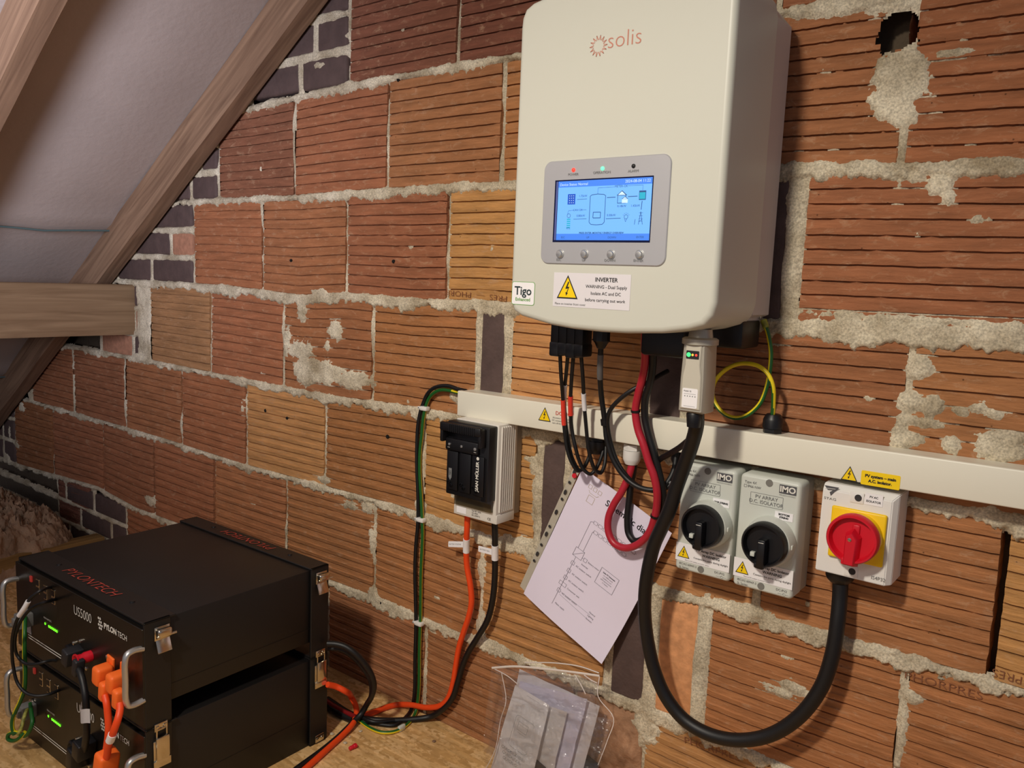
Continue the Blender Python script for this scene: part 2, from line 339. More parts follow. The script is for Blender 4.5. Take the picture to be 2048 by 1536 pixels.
def tube_mesh(name, path, r, seg=14, stripe=None, rfun=None, flat=1.0):
    path = [Vector(p) for p in path]; n = len(path); T = []
    for i in range(n): T.append((path[min(i+1, n-1)]-path[max(i-1, 0)]).normalized())
    nrm = T[0].orthogonal().normalized(); ref = Vector((0, -1, 0))
    nrm = (ref - T[0]*ref.dot(T[0])); nrm = nrm.normalized() if nrm.length > .05 else T[0].orthogonal().normalized()
    V = []; Fc = []; mi = []
    for i in range(n):
        if i: nrm = (T[i-1].rotation_difference(T[i]) @ nrm).normalized()
        bn = T[i].cross(nrm); rr_ = r if rfun is None else rfun(i/(n-1))
        for k in range(seg):
            a = 2*math.pi*k/seg; V.append(path[i] + nrm*math.cos(a)*rr_*flat + bn*math.sin(a)*rr_)
    for i in range(n-1):
        for k in range(seg):
            k2 = (k+1) % seg; Fc.append((i*seg+k, i*seg+k2, (i+1)*seg+k2, (i+1)*seg+k))
            if stripe:
                ph = ((k+.5)/seg + stripe(i/(n-1))) % 1.0; mi.append(1 if ph < .5 else 0)
            else: mi.append(0)
    Fc.append(tuple(range(seg-1, -1, -1))); Fc.append(tuple((n-1)*seg+k for k in range(seg))); mi += [0, 0]
    me = bpy.data.meshes.new(name); me.from_pydata(V, [], Fc); me.polygons.foreach_set('material_index', mi); me.update(); return me
def sub_path(path, a, b):
    n = len(path)-1; i0, i1 = int(a*n), int(b*n)+1; return path[i0:i1+1]
def near(path, P):
    d = [np.linalg.norm(np.array(p)-np.array(P)) for p in path]; return int(np.argmin(d))
def cable(name, label, pts, r, m=None, parts=(), cat='cable', group=None, seg=14, stripe=None, sub=8, flat=1.0):
    """parts: (part name, point near its middle, half length in samples, extra radius, material)"""
    path = catmull(pts, sub); o0 = Vector(path[-1]); loc = path[0]
    lp = [np.array(p)-loc for p in path]
    me = tube_mesh(name, lp, r, seg, stripe, flat=flat)
    o = link(name, me, m if m is not None else [M_YEL, M_GRN], None, tuple(loc), angle=60); tag(o, label, cat, group)
    for pn, P, hl, er, pm in parts:
        i = near(path, P); a = max(0, i-hl); b = min(len(path)-1, i+hl)
        seg_ = lp[a:b+1] if hl else [lp[i]-(lp[min(i+1, len(lp)-1)]-lp[i])*.5, lp[i]+(lp[min(i+1, len(lp)-1)]-lp[i])*.5]
        link(pn, tube_mesh(pn, seg_, r+er, 14), pm, o, angle=50)
    return o, path

# ---- flat printing: polygons and lettering in a local frame
_txt = {}
def glyphs(s, size, align, bold, shear, wx):
    key = (s, size, align, bold, shear, wx)
    if key in _txt: return _txt[key]
    c = bpy.data.curves.new('t', 'FONT'); c.body = s; c.size = size; c.align_x = align; c.align_y = 'CENTER'; c.offset = bold; c.shear = shear; c.fill_mode = 'FRONT'
    c.resolution_u = 3
    o = bpy.data.objects.new('t', c); me = bpy.data.meshes.new_from_object(o)
    V = [(v.co.x*wx, v.co.y) for v in me.vertices]; Fs = [tuple(p.vertices) for p in me.polygons]
    bpy.data.objects.remove(o); bpy.data.meshes.remove(me); bpy.data.curves.remove(c)
    _txt[key] = (V, Fs); return V, Fs
class Print:
    def __init__(s, O, U=(1, 0, 0), Vv=(0, 0, 1)):
        s.O = Vector(O); s.U = Vector(U).normalized(); s.V = Vector(Vv).normalized(); s.N = s.U.cross(s.V).normalized(); s.v = []; s.f = []; s.m = []; s.mats = []
    def mi(s, m):
        if m not in s.mats: s.mats.append(m)
        return s.mats.index(m)
    def add(s, V, Fs, m, lift, ox=0, oy=0, rot=0):
        b = len(s.v); c, n = math.cos(rot), math.sin(rot)
        for x, y in V: s.v.append(s.O + s.U*(ox+x*c-y*n) + s.V*(oy+x*n+y*c) + s.N*lift)
        for f in Fs: s.f.append(tuple(i+b for i in f)); s.m.append(s.mi(m))
    def poly(s, pts, m, lift=.0004): s.add(pts, [tuple(range(len(pts)))], m, lift)
    def rect(s, x0, y0, x1, y1, m, lift=.0004, r=0):
        s.poly(rrect(x0, y0, x1, y1, r, 4) if r else [(x0, y0), (x1, y0), (x1, y1), (x0, y1)], m, lift)
    def slab(s, x0, y0, x1, y1, m, t=.0005, r=0):       # a thin sticker with edges
        P = rrect(x0, y0, x1, y1, r, 4) if r else [(x0, y0), (x1, y0), (x1, y1), (x0, y1)]; n = len(P); b = len(s.v)
        for L_ in (0, t):
            for x, y in P: s.v.append(s.O+s.U*x+s.V*y+s.N*L_)
        s.f.append(tuple(b+n+i for i in range(n))); s.m.append(s.mi(m))
        for i in range(n): s.f.append((b+i, b+(i+1) % n, b+n+(i+1) % n, b+n+i)); s.m.append(s.mi(m))
    def line(s, x0, y0, x1, y1, w_, m, lift=.0006):
        d = np.array([x1-x0, y1-y0]); L_ = np.hypot(*d)+1e-9; n = np.array([-d[1], d[0]])/L_*w_/2
        s.poly([(x0-n[0], y0-n[1]), (x1-n[0], y1-n[1]), (x1+n[0], y1+n[1]), (x0+n[0], y0+n[1])], m, lift)
    def path(s, pts, w_, m, lift=.0006):
        for a, b in zip(pts[:-1], pts[1:]): s.line(*a, *b, w_, m, lift)
    def box(s, x0, y0, x1, y1, w_, m, lift=.0006): s.path([(x0, y0), (x1, y0), (x1, y1), (x0, y1), (x0, y0)], w_, m, lift)
    def disc(s, x, y, r, m, lift=.0006, n=20): s.poly([(x+r*math.cos(2*math.pi*i/n), y+r*math.sin(2*math.pi*i/n)) for i in range(n)], m, lift)
    def ring(s, x, y, r, w_, m, lift=.0006, n=20): s.path([(x+r*math.cos(2*math.pi*i/n), y+r*math.sin(2*math.pi*i/n)) for i in range(n+1)], w_, m, lift)
    def text(s, t, x, y, size, m, align='CENTER', lift=.0008, bold=0, shear=0, wx=1.0, rot=0):
        V, Fs = glyphs(t, size, align, bold, shear, wx); s.add(V, Fs, m, lift, x, y, rot)
    def warn(s, x, y, h, lift=.0006):                    # yellow warning triangle with lightning arrow, base centre at x, y
        w_ = h*1.08
        def tri(k): 
            c = y+h*.36; return [(x-w_/2*k, c-h*.36*k), (x+w_/2*k, c-h*.36*k), (x, c+h*.64*k)]
        s.poly(tri(1.0), M_INK, lift); s.poly(tri(.84), M_LABY, lift+.0001)
        q = lambda a, b: (x+a*h, y+b*h)
        L2 = lift+.0002
        s.poly([q(.03, .74), q(.075, .70), q(.0, .50), q(-.10, .45)], M_INK, L2)
        s.poly([q(-.10, .45), q(-.09, .405), q(.075, .45), q(.09, .51), q(.0, .50)], M_INK, L2)
        s.poly([q(.075, .47), q(-.02, .22), q(-.055, .235), q(.03, .45)], M_INK, L2)
        s.poly([q(-.095, .28), q(.03, .24), q(-.06, .12)], M_INK, L2)
    def flush(s, name, parent, label=None):
        o = s.build(name, parent); s.v = []; s.f = []; s.m = []; s.mats = []
        return tag(o, label)
    def build(s, name, parent):
        if not s.v: return None
        me = bpy.data.meshes.new(name); me.from_pydata(s.v, [], s.f); me.polygons.foreach_set('material_index', s.m)
        for m_ in s.mats: me.materials.append(m_)
        me.update(); o = bpy.data.objects.new(name, me); SC.collection.objects.link(o); o.parent = parent; return o

# ---------------------------------------------------------------- noise on arrays
def _hash(ix, iy, seed):
    h = (ix.astype(np.int64)*374761393 + iy.astype(np.int64)*668265263 + seed*1442695041) & 0xffffffff
    h = ((h ^ (h >> 13))*1274126177) & 0xffffffff; return ((h ^ (h >> 16)) & 0xffff)/65535.0
def vnoise(x, y, seed=0):
    x = np.asarray(x, float); y = np.asarray(y, float)
    ix = np.floor(x); iy = np.floor(y); fx = x-ix; fy = y-iy; fx = fx*fx*(3-2*fx); fy = fy*fy*(3-2*fy)
    a = _hash(ix, iy, seed); b = _hash(ix+1, iy, seed); c = _hash(ix, iy+1, seed); d = _hash(ix+1, iy+1, seed)
    return (a+(b-a)*fx)*(1-fy)+(c+(d-c)*fx)*fy
def fbm(x, y, f, seed=0, o=4, g=.5):
    s = 0; a = 1; t = 0
    for i in range(o): s = s+a*vnoise(x*f, y*f, seed+i*17); t += a; a *= g; f *= 2.03
    return s/t

# ================================================================ WALL
JT = {0: [(-1.853, -.012), (-1.489, .001), (-1.016, .003), (-.475, .000)],
      1: [(-2.126, -.239), (-1.661, -.241), (-1.354, -.236), (-1.004, -.236), (-.478, -.235), (-.305, -.240), (-.154, -.245)],
      2: [(-2.376, -.472), (-1.982, -.471), (-1.658, -.483), (-1.487, -.471), (-1.269, -.476), (-1.09, -.469), (-.438, -.474), (-.138, -.470)],
      3: [(-2.517, -.710), (-2.108, -.715), (-1.559, -.720), (-1.281, -.711), (-.906, -.711), (-.22, -.714)],
      4: [(-2.317, -.943), (-1.879, -.951), (-1.555, -.946), (-1.292, -.942), (-1.047, -.953), (-.605, -.955), (-.386, -.952), (-.101, -.949)],
      5: [(-3.378, -1.209), (-2.743, -1.176), (-2.483, -1.196), (-1.386, -1.179), (-1.071, -1.187), (-.718, -1.183), (-.472, -1.191)],
      6: [(-3.4, -1.425), (-1.47, -1.412), (-1.18, -1.412), (-.6, -1.425)], -1: [(-2, .243), (0, .243)], -2: [(-2, .48), (0, .48)], -3: [(-2, .717), (0, .717)]}
def JZ(k, x): p = np.array(JT[k]); return np.interp(x, p[:, 0], p[:, 1])
def roofz(x, off=0.0): return .193 + (np.asarray(x)+1.544)*.6435 + off/.841    # underside of rafters on the wall plane
RED, MID, TAN, DRK, OLV = (160, 105, 74), (174, 118, 80), (194, 142, 92), (134, 87, 69), (164, 120, 84)
BL = []   # (course, x0, x1, colour, step highlight)
def row(k, xs, cols, st=1.0):
    for i in range(len(xs)-1):
        if cols[i]: BL.append((k, xs[i], xs[i+1], cols[i], st))
row(-1, [-1.49, -1.16, -.83, -.5, -.17, .16], [DRK, DRK, DRK, RED, RED], .3)
row(-2, [-1.2, -.87, -.54, -.21, .12], [RED]*4, .3); row(-3, [-.9, -.57, -.24, .1], [RED]*3, .3)
row(0, [-2.014, -1.686, -1.358, -1.035, -.705, -.637, -.305, .03, .36], [DRK, RED, MID, MID, RED, RED, RED, RED], .3)
row(1, [-2.138, -1.815, -1.489, -1.17, -.84, -.535], [RED, RED, RED, TAN, RED], .5); row(1, [-.437, -.11, .22], [RED, RED], .4)
row(2, [-2.382, -2.056, -1.724, -1.393, -1.078], [OLV, RED, RED, MID], .8); row(2, [-.995, -.688], [TAN], .5); row(2, [-.608, -.265, .07], [RED, MID], .4)
row(3, [-3.245, -2.898, -2.541, -2.208, -1.886, -1.557, -1.225, -.915], [RED, RED, RED, RED, TAN, MID, TAN], 1.2); row(3, [-.842, -.46, -.124, .21], [TAN, MID, TAN], .6)
row(4, [-3.41, -3.08, -2.701, -2.371, -2.041, -1.71, -1.375, -1.047, -.738], [RED, RED, RED, RED, MID, MID, MID, TAN], 1.3); row(4, [-.54, -.229, .10], [MID, MID], 1.0)
row(5, [-2.549, -2.21, -1.88, -1.54, -1.202, -.80], [RED, MID, MID, MID, MID], 1.2); row(5, [-.65, -.32, .02, .3], [TAN, MID, MID], .8)
BL.append((5, -3.05, -2.80, DRK, .6))
ends = {}
for b_ in BL: ends[b_[0]] = max(ends.get(b_[0], -9), b_[2])
for k_, x_ in ends.items():
    while x_ < .62: BL.append((k_, x_, x_+.33, MID if (k_+int(x_*10)) % 2 else RED, .4)); x_ += .33

V = []; Fc = []; TC = []
HOLE = W(1796, 58)[[0, 2]] - np.array([0, ZF])
for bi, (k, x0, x1, colr, st) in enumerate(BL):
    gap = .0045; xa, xb = x0+gap, x1-gap; n = max(6, int((xb-xa)/.011)); n = 130 if k == 0 and -.32 < max(x0, -9) < -.29 or (k == 0 and -.32 < x1 < -.29) else n; xs = np.linspace(xa, xb, n)
    zt = JZ(k, xs)-.006; zb = JZ(k+1, xs)+.006
    if k == 5: zb = np.minimum(zb, -1.405)
    edge = .0015*(fbm(xs*1.0, xs*0+bi, 40, bi)-.5)
    stations = []   # (t from top 0..1, y depth, jitter id, offset)
    stations.append((0.0, .004, -1, 0)); stations.append((.01, .0, -1, 0))
    ng = 9; base = .016 if bi % 3 else .03
    ts = [(i+1+rng.uniform(-.07, .07))/(ng+1.0) for i in range(ng)]
    hg = .0011/.225
    prev = .01
    for gi, t in enumerate(ts):
        tm = (prev+t)/2
        if st > .35:
            a = .0016*st
            stations.append((tm-.002, .0004, 100+gi, 0)); stations.append((tm+.0035, -a, 100+gi, 0))
        stations.append((t-hg*1.3, .0, gi, 0)); stations.append((t-hg, .0055, gi, 0)); stations.append((t+hg*.9, .0055, gi, 0)); stations.append((t+hg*1.3, .0003, gi, 0))
        prev = t
    stations.append((.99, .0, -1, 0)); stations.append((1.0, .004, -1, 0))
    if n == 130:
        st2 = [stations[0]]
        for q_ in stations[1:]:
            p_ = st2[-1]; m_ = int((q_[0]-p_[0])/.016)
            for i in range(m_): f_ = (i+1)/(m_+1); st2.append((p_[0]+(q_[0]-p_[0])*f_, p_[1]+(q_[1]-p_[1])*f_, -1, 0))
            st2.append(q_)
        stations = st2
    S = len(stations); b0 = len(V); tint = np.array(lin(colr))*rng.uniform(.9, 1.08)*np.array([1, rng.uniform(.96, 1.05), rng.uniform(.90, 1.04)])
    tilt = rng.uniform(-.0015, .0015); off = rng.uniform(-.0012, .0012)
    for t, y, jid, _ in stations:
        jit = 0 if jid < 0 else (.0014*(fbm(xs, xs*0+jid*3.1, 22, bi*31+jid)-.5)+.0010*(vnoise(xs*180, xs*0+jid*1.7, bi)-.5))
        yy = y+off+tilt*(t-.5)*2 + .0012*(fbm(xs, xs*0+t*3, 12, bi)-.5)
        if y > .005: yy = yy - .0035*(vnoise(xs*60, xs*0+jid, bi+5) > .86)
        z = zt+(zb-zt)*t+jit
        for i in range(n):
            xx = xs[i]
            if i == 0: xx += abs(edge[0])*1.5+.0012*vnoise(t*22, bi, 3)
            if i == n-1: xx -= .0025*vnoise(t*18, bi, 8)
            V.append((xx, yy[i] if 0 < i < n-1 else yy[i]+.002, z[i]+ZF))
    for s in range(S-1):
        for i in range(n-1):
            a = b0+s*n+i; c = (V[a][0]+V[a+1][0])/2; zz = V[a][2]-ZF
            if k == 0 and n == 130 and math.hypot((c-HOLE[0])/.027, (zz-HOLE[1])/.032)+.5*(float(vnoise(c*120, zz*120, 3))-.5) < 1: continue
            Fc.append((a, a+n, a+n+1, a+1))
    # sides
    def side(loop):
        b1 = len(V)
        for i in loop: x, y, z = V[i]; V.append((x, .05, z))
        for j in range(len(loop)-1): Fc.append((loop[j], loop[j+1], b1+j+1, b1+j))
    side([b0+i for i in range(n)]); side([b0+(S-1)*n+i for i in reversed(range(n))])
    side([b0+s*n for s in reversed(range(S))]); side([b0+s*n+n-1 for s in range(S)])
    TC += [tuple(tint)+(1.0,)]*(len(V)-len(TC))
# backing so nothing shows through
me = bpy.data.meshes.new('wall_back'); me.from_pydata(V, [], Fc); ca = me.color_attributes.new('tint', 'FLOAT_COLOR', 'POINT')
ca.data.foreach_set('color', np.array(TC, dtype=np.float32).ravel())
bm = bmesh.new(); bm.from_mesh(me)
nR = Vector((.5411, 0, -.8409)); cR = Vector((-1.544, 0, .193+ZF)) - nR*.10
bmesh.ops.bisect_plane(bm, geom=bm.verts[:]+bm.edges[:]+bm.faces[:], plane_co=cR, plane_no=-nR, clear_outer=True)
bm.to_mesh(me); bm.free()
wall = link('wall_back', me, M_BRICK, angle=25); tag(wall, kind='structure')
M_BACKING = mat('dark_mortar_bed', (92, 78, 62), .95, bump=1, bscale=80, dist=.004)
bm = bmesh.new()
P = [(-3.9, -1.46), (.45, -1.46), (.45, 1.37), (-3.9, -1.43)]
f = bm.faces.new([bm.verts.new((x, .048, z+ZF)) for x, z in [(-3.9, -1.46), (1.0, -1.46), (1.0, 1.93), (-3.9, -1.214)]])
from_bm('mortar_bed', bm, M_BACKING, wall, angle=0)

# bricks of other sizes set into the wall
def brick_mesh(x0, x1, z0, z1, seedv, round_=.006, y0=-.0015, rough=.0012):
    bm = bmesh.new(); bx(bm, (x0, y0, z0+ZF), (x1, .04, z1+ZF), round_, 3)
    bmesh.ops.bisect_plane(bm, geom=bm.verts[:]+bm.edges[:]+bm.faces[:], plane_co=cR, plane_no=-nR, clear_outer=True)
    for v in bm.verts:
        v.co.x += rough*2*(vnoise(v.co.z*60, seedv, 1)-.5); v.co.z += rough*2*(vnoise(v.co.x*60, seedv, 2)-.5)
    return bm
UP = [(-1.070, -1.008, -.704, -.482, M_PURPLE), (-.680, -.616, -.704, -.482, M_PURPLE), (-.525, -.459, -.466, -.245, M_PURPLE), (-.902, -.849, -.944, -.722, M_PURPLE), (-.725, -.655, -1.176, -.962, M_PURPLE), (-.631, -.558, -1.176, -.962, M_TANBRICK)]
for i, (x0, x1, z0, z1, m_) in enumerate(UP):
    from_bm('upright_brick', brick_mesh(x0, x1, z0, z1, i), m_, wall)
UPJ = [(x_, z0, z1) for x0, x1, z0, z1, m_ in UP for x_ in (x0-.005, x1+.005)]
# small bricks closing the wall up to the roof slope (rows of 75 mm)
JV = []   # extra vertical joints (x, z0, z1)
JH = []   # extra horizontal joints (x0, x1, z)
def infill(k, xr, xl_top, pattern):
    zt, zb = float(JZ(k, xr)), float(JZ(k+1, xr)); h = (zt-zb)/3
    for r_ in range(3):
        z1 = zt-h*r_-.006; z0 = zt-h*(r_+1)+.006; x = xr-.005; limit = (z0-.193)/.6435-1.544-.10
        for j, (ln, m_) in enumerate(pattern[r_]):
            xx = max(x-ln, limit)
            if x-xx > .02: from_bm('infill_brick', brick_mesh(xx, x, z0, z1, r_+k*7+j, .008), m_, wall)
            x -= ln+.010
            if x < limit: break
            JV.append((x+.005, z0, z1))
        if r_ < 2: JH.append((limit, xr, z0-.006))
PU, TA = M_PURPLE, mat('shaded_infill_brick', (172, 122, 96), .9, bump=.8, bscale=110, var=.2, vscale=60, dist=.002)  # TA: common brick darkened, its shade painted into the colour
infill(-1, -1.49, 0, [[(.11, PU), (.215, PU)], [(.105, PU), (.2, PU)], [(.16, PU), (.2, PU)]])
infill(0, -2.014, 0, [[(.1, PU), (.2, PU)], [(.07, PU), (.2, PU)], [(.12, PU), (.2, PU)]])
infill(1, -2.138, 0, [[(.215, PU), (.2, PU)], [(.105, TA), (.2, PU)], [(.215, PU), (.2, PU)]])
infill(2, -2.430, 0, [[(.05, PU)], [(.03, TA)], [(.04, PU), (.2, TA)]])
infill(5, -2.549, 0, [[(.21, PU), (.2, PU)], [(.09, PU), (.21, PU)], [(.18, PU), (.21, PU)]])
infill(4, -3.41, 0, [[(.1, PU), (.2, PU)], [(.1, PU), (.2, PU)], [(.1, PU), (.2, PU)]])

# mortar: one relief mesh with ragged edges
xs = [-3.62]
while xs[-1] < .62: xs.append(xs[-1] + (.0024 + .0030*min(1, max(0, (-xs[-1]-.8)/2.4))))
xs = np.array(xs); zs = np.arange(-1.44, .235, .0027)
X, Z = np.meshgrid(xs, zs); Hh = np.full(X.shape, -1.0)
n_f = fbm(X, Z, 55, 3, 4); n_m = fbm(X, Z, 18, 9, 4); n_l = fbm(X, Z, 5, 21, 3); n_g = fbm(X, Z, 190, 33, 3, .65)
drip = fbm(X, Z*.2, 70, 41, 3)
def lay(s, hmax, slope=1.6, rough=.004):
    global Hh
    h = np.clip(s*slope, -.02, hmax) + rough*1.5*(n_f-.5) + .0040*(n_g-.5) - .006*np.clip(n_f-.62, 0, 1)*8*(n_g > .5)*.3
    h = np.where(s > -.006, h, -1.0); Hh = np.maximum(Hh, h)
for k in range(0, 7):
    zc = JZ(k, X); lft = -3.6
    wu = .0070+.012*(n_m-.42)+.006*(n_f-.5)+.004*(n_g-.5); thin_ = np.clip((-X-.95)/1.2, 0, 1); wu = wu-.0022*thin_; wd = .0092-.0026*thin_+.026*np.clip(n_l-.42, 0, 1)*(1-.4*thin_)+.018*(n_m-.5)+.018*(drip-.5)+.012*(n_f-.5)+.009*(n_g-.5)
    if k == 2: wd = wd+.004; wu = wu+.003*(X > -.6)
    if k in (1, 2): wu = wu+.004*(X > -.6)
    s = np.minimum(zc+wu-Z, Z-(zc-wd)); lay(s, .0048)
for (k, x0, x1, c_, st) in BL:
    for xj in (x0, x1):
        zt = float(JZ(k, xj)); zb = float(JZ(k+1, xj)); sel = (np.abs(X-xj) < .03) & (Z < zt+.004) & (Z > zb-.004)
        if xj in (-.124,) and k == 3: continue
        sd_ = (vnoise(np.array(xj*91.7), np.array(k*1.0), 5))
        hw = .0044+.010*(fbm(X, Z, 16, int(abs(xj)*977) % 997, 3)-.46); cen = xj+.004*(fbm(X*0, Z, 14, int(abs(xj)*577) % 997, 2)-.5)
        rec = -.007+.020*(fbm(X*0, Z, 9, int(abs(xj)*377) % 997, 3)-.38)
        s = hw-np.abs(X-cen); h = np.where(s > -.003, np.minimum(np.clip(s*1.5, -.02, .003), rec+0*s) + .003*(n_f-.5)+.002*(n_g-.5), -1.0)
        Hh = np.where(sel, np.maximum(Hh, h), Hh)
for xj, z0, z1 in JV+UPJ:
    sel = (np.abs(X-xj) < .03) & (Z < z1+.01) & (Z > z0-.01); s = .008+.008*(n_m-.5)-np.abs(X-xj)
    Hh = np.where(sel, np.maximum(Hh, np.where(s > -.005, np.clip(s*1.5, -.02, .002)+.003*(n_f-.5), -1)), Hh)
wide = (X > -2.452) & (X < -2.378) & (Z < -.474) & (Z > -.712); Hh = np.where(wide, np.maximum(Hh, .001+.010*(n_m-.45)+.004*(n_f-.5)), Hh)
for x0, x1, zj in JH:
    sel = (X > x0) & (X < x1); s = np.minimum(zj+.007+.012*(n_m-.5)-Z, Z-(zj-.009-.014*(n_m-.5)-.008*(drip-.5)))
    Hh = np.where(sel, np.maximum(Hh, np.where(s > -.006, np.clip(s*1.6, -.02, .004)+.004*(n_f-.5), -1)), Hh)
def blob(u, v, rx, rz, hmax=.004, rag=.55, px=True, thin=0.0):
    global Hh
    c = W(u, v) if px else np.array([u, 0, v+ZF]); x, z = c[0], c[2]-ZF; rx *= .74; rz *= .74
    sel = (np.abs(X-x) < rx*1.9) & (np.abs(Z-z) < rz*1.9)
    d = np.sqrt(((X-x)/rx)**2+((Z-z)/rz)**2); nn = n_f*.42+n_m*.33+n_g*.25
    s = (1-d+rag*2.4*(nn-.5))*min(rx, rz)*.5
    h = np.clip(s*1.2, -.02, hmax)-thin + .0030*(n_f-.5)+.0024*(n_g-.5); h = np.where(s > -.004, h, -1.0)
    Hh = np.where(sel, np.maximum(Hh, h), Hh)
# splashes and smears of cement seen on the wall
for a in [(1802, 165, .052, .068), (1810, 225, .030, .030), (1806, 300, .008, .060), (1790, 12, .05, .012), (1800, 112, .02, .02), (1690, 12, .10, .018), (1915, 105, .040, .008), (1878, 372, .022, .022), (1896, 395, .012, .014), (1830, 355, .02, .012),
          (605, 615, .030, .045), (670, 660, .042, .034), (600, 700, .07, .035), (650, 745, .13, .040), (700, 760, .09, .030), (610, 740, .06, .05), (575, 680, .02, .05), (655, 690, .02, .02),
          (1843, 735, .022, .018), (1828, 805, .024, .016), (1866, 815, .020, .020), (1845, 845, .034, .010), (1826, 878, .020, .016), (1901, 890, .016, .018), (1998, 892, .042, .028), (1921, 822, .014, .010), (1955, 815, .016, .010), (1990, 828, .016, .008),
          (1796, 880, .012, .030), (640, 585, .05, .012), (1035, 1090, .08, .020), (1062, 1110, .03, .022), (975, 1290, .09, .014), (1000, 1305, .06, .012), (915, 790, .03, .02), (1075, 985, .014, .060), (1078, 1040, .014, .050), (1068, 935, .012, .02),
          (1290, 1440, .035, .060), (1340, 1447, .05, .02), (1312, 1240, .010, .030), (1305, 1290, .012, .07), (1408, 1250, .009, .05), (1404, 1350, .008, .09), (1490, 1222, .05, .012), (1570, 1255, .05, .012), (1822, 1395, .016, .016), (1806, 1450, .006, .05),
          (285, 600, .03, .03), (268, 625, .02, .02), (285, 660, .02, .05), (292, 690, .02, .05), (260, 575, .05, .018), (275, 715, .05, .02), (600, 35, .03, .02), (640, 130, .04, .01), (45, 815, .035, .03), (60, 790, .02, .03), (20, 865, .02, .035), (35, 890, .03, .02), (15, 915, .05, .03),
          (720, 1430, .05, .012), (775, 1440, .06, .012), (930, 1000, .05, .01), (1587, 500, .014, .12), (1583, 410, .012, .06), (1605, 655, .05, .02), (300, 1000, .04, .02), (650, 960, .04, .012), (700, 1010, .05, .015), (735, 1015, .03, .02), (485, 815, .008, .03), (838, 1010, .02, .02),
          (1590, 1375, .03, .012), (1560, 1385, .035, .008), (1320, 360, .01, .01), (960, 1255, .012, .035), (962, 1140, .010, .03), (742, 1080, .012, .05), (745, 1190, .025, .018), (762, 1210, .03, .02), (1835, 640, .30, .008), (1900, 335, .10, .014)]:
    blob(*a)
for i in range(46):
    u_, v_ = rng.uniform(380, 2040), rng.uniform(60, 1400); q = W(u_, v_)
    blob(u_, v_, rng.uniform(.003, .010), rng.uniform(.002, .006), .0008, .9, thin=.0005)
mask = (Z < roofz(X, .095)) & (Hh > -.5)
HX, HZ = HOLE
mask &= ~((np.hypot((X-HX)/.026, (Z-HZ+.004)/.026)+.5*(n_f-.5) < 1))
idx = np.full(X.shape, -1); q = mask[:-1, :-1] & mask[1:, :-1] & mask[:-1, 1:] & mask[1:, 1:]
mx_ = np.maximum(np.maximum(Hh[:-1, :-1], Hh[1:, :-1]), np.maximum(Hh[:-1, 1:], Hh[1:, 1:])); q &= mx_ > -.012
use = np.zeros(X.shape, bool); use[:-1, :-1] |= q; use[1:, :-1] |= q; use[:-1, 1:] |= q; use[1:, 1:] |= q
idx[use] = np.arange(use.sum())
VV = np.stack([X[use], -np.clip(Hh[use], -.016, .02), Z[use]+ZF], 1)
a = idx[:-1, :-1][q]; b = idx[:-1, 1:][q]; c = idx[1:, 1:][q]; d = idx[1:, :-1][q]
FF = np.stack([a, b, c, d], 1)
me = bpy.data.meshes.new('mortar'); me.vertices.add(len(VV)); me.vertices.foreach_set('co', VV.astype(np.float32).ravel())
me.loops.add(FF.size); me.loops.foreach_set('vertex_index', FF.astype(np.int32).ravel()); me.polygons.add(len(FF)); me.polygons.foreach_set('loop_start', (np.arange(len(FF))*4).astype(np.int32))
me.update(calc_edges=True); me.validate(); link('mortar', me, M_MORTAR, wall, angle=0); me.polygons.foreach_set('use_smooth', [True]*len(me.polygons))
# rubble at the foot of the wall (broken brick)
bm = bmesh.new()
N_ = 60
vs = [[None]*N_ for _ in range(N_)]
for j in range(N_):
    for i in range(N_):
        x = -.80+.15*i/(N_-1); z = -1.43+.235*j/(N_-1); e = min(i, j, N_-1-i, N_-1-j)/6.0
        h = .006*min(1, e)+.016*float(fbm(np.array(x), np.array(z), 22, 77, 4)-.45)*min(1, e)*(1.6-j/N_)
        vs[j][i] = bm.verts.new((x+.004*(vnoise(z*40, i*.1, 2)-.5), .004-h if e > 0 else .04, z+ZF))
for j in range(N_-1):
    for i in range(N_-1): bm.faces.new((vs[j][i], vs[j][i+1], vs[j+1][i+1], vs[j+1][i]))
from_bm('broken_brick', bm, M_RUBBLE, wall, angle=60)
# dark chips and drill holes, stamped lettering
pr = Print((0, 0, 0)); pr.N = Vector((0, -1, 0))
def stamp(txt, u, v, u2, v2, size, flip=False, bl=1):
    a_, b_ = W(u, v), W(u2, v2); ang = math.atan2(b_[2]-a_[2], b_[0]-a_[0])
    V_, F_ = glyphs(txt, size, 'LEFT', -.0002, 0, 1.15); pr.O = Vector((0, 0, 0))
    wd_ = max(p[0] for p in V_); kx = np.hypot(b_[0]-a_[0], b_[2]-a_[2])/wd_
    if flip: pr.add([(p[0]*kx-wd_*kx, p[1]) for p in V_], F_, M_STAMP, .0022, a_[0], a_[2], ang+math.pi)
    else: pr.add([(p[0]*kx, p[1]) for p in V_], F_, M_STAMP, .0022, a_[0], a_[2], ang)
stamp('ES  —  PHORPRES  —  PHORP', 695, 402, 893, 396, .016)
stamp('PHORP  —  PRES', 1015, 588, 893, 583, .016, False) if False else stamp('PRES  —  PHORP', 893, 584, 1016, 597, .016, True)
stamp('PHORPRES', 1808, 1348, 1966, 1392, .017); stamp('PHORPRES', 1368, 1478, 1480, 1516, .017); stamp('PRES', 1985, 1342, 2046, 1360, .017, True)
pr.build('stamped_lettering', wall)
bm = bmesh.new()
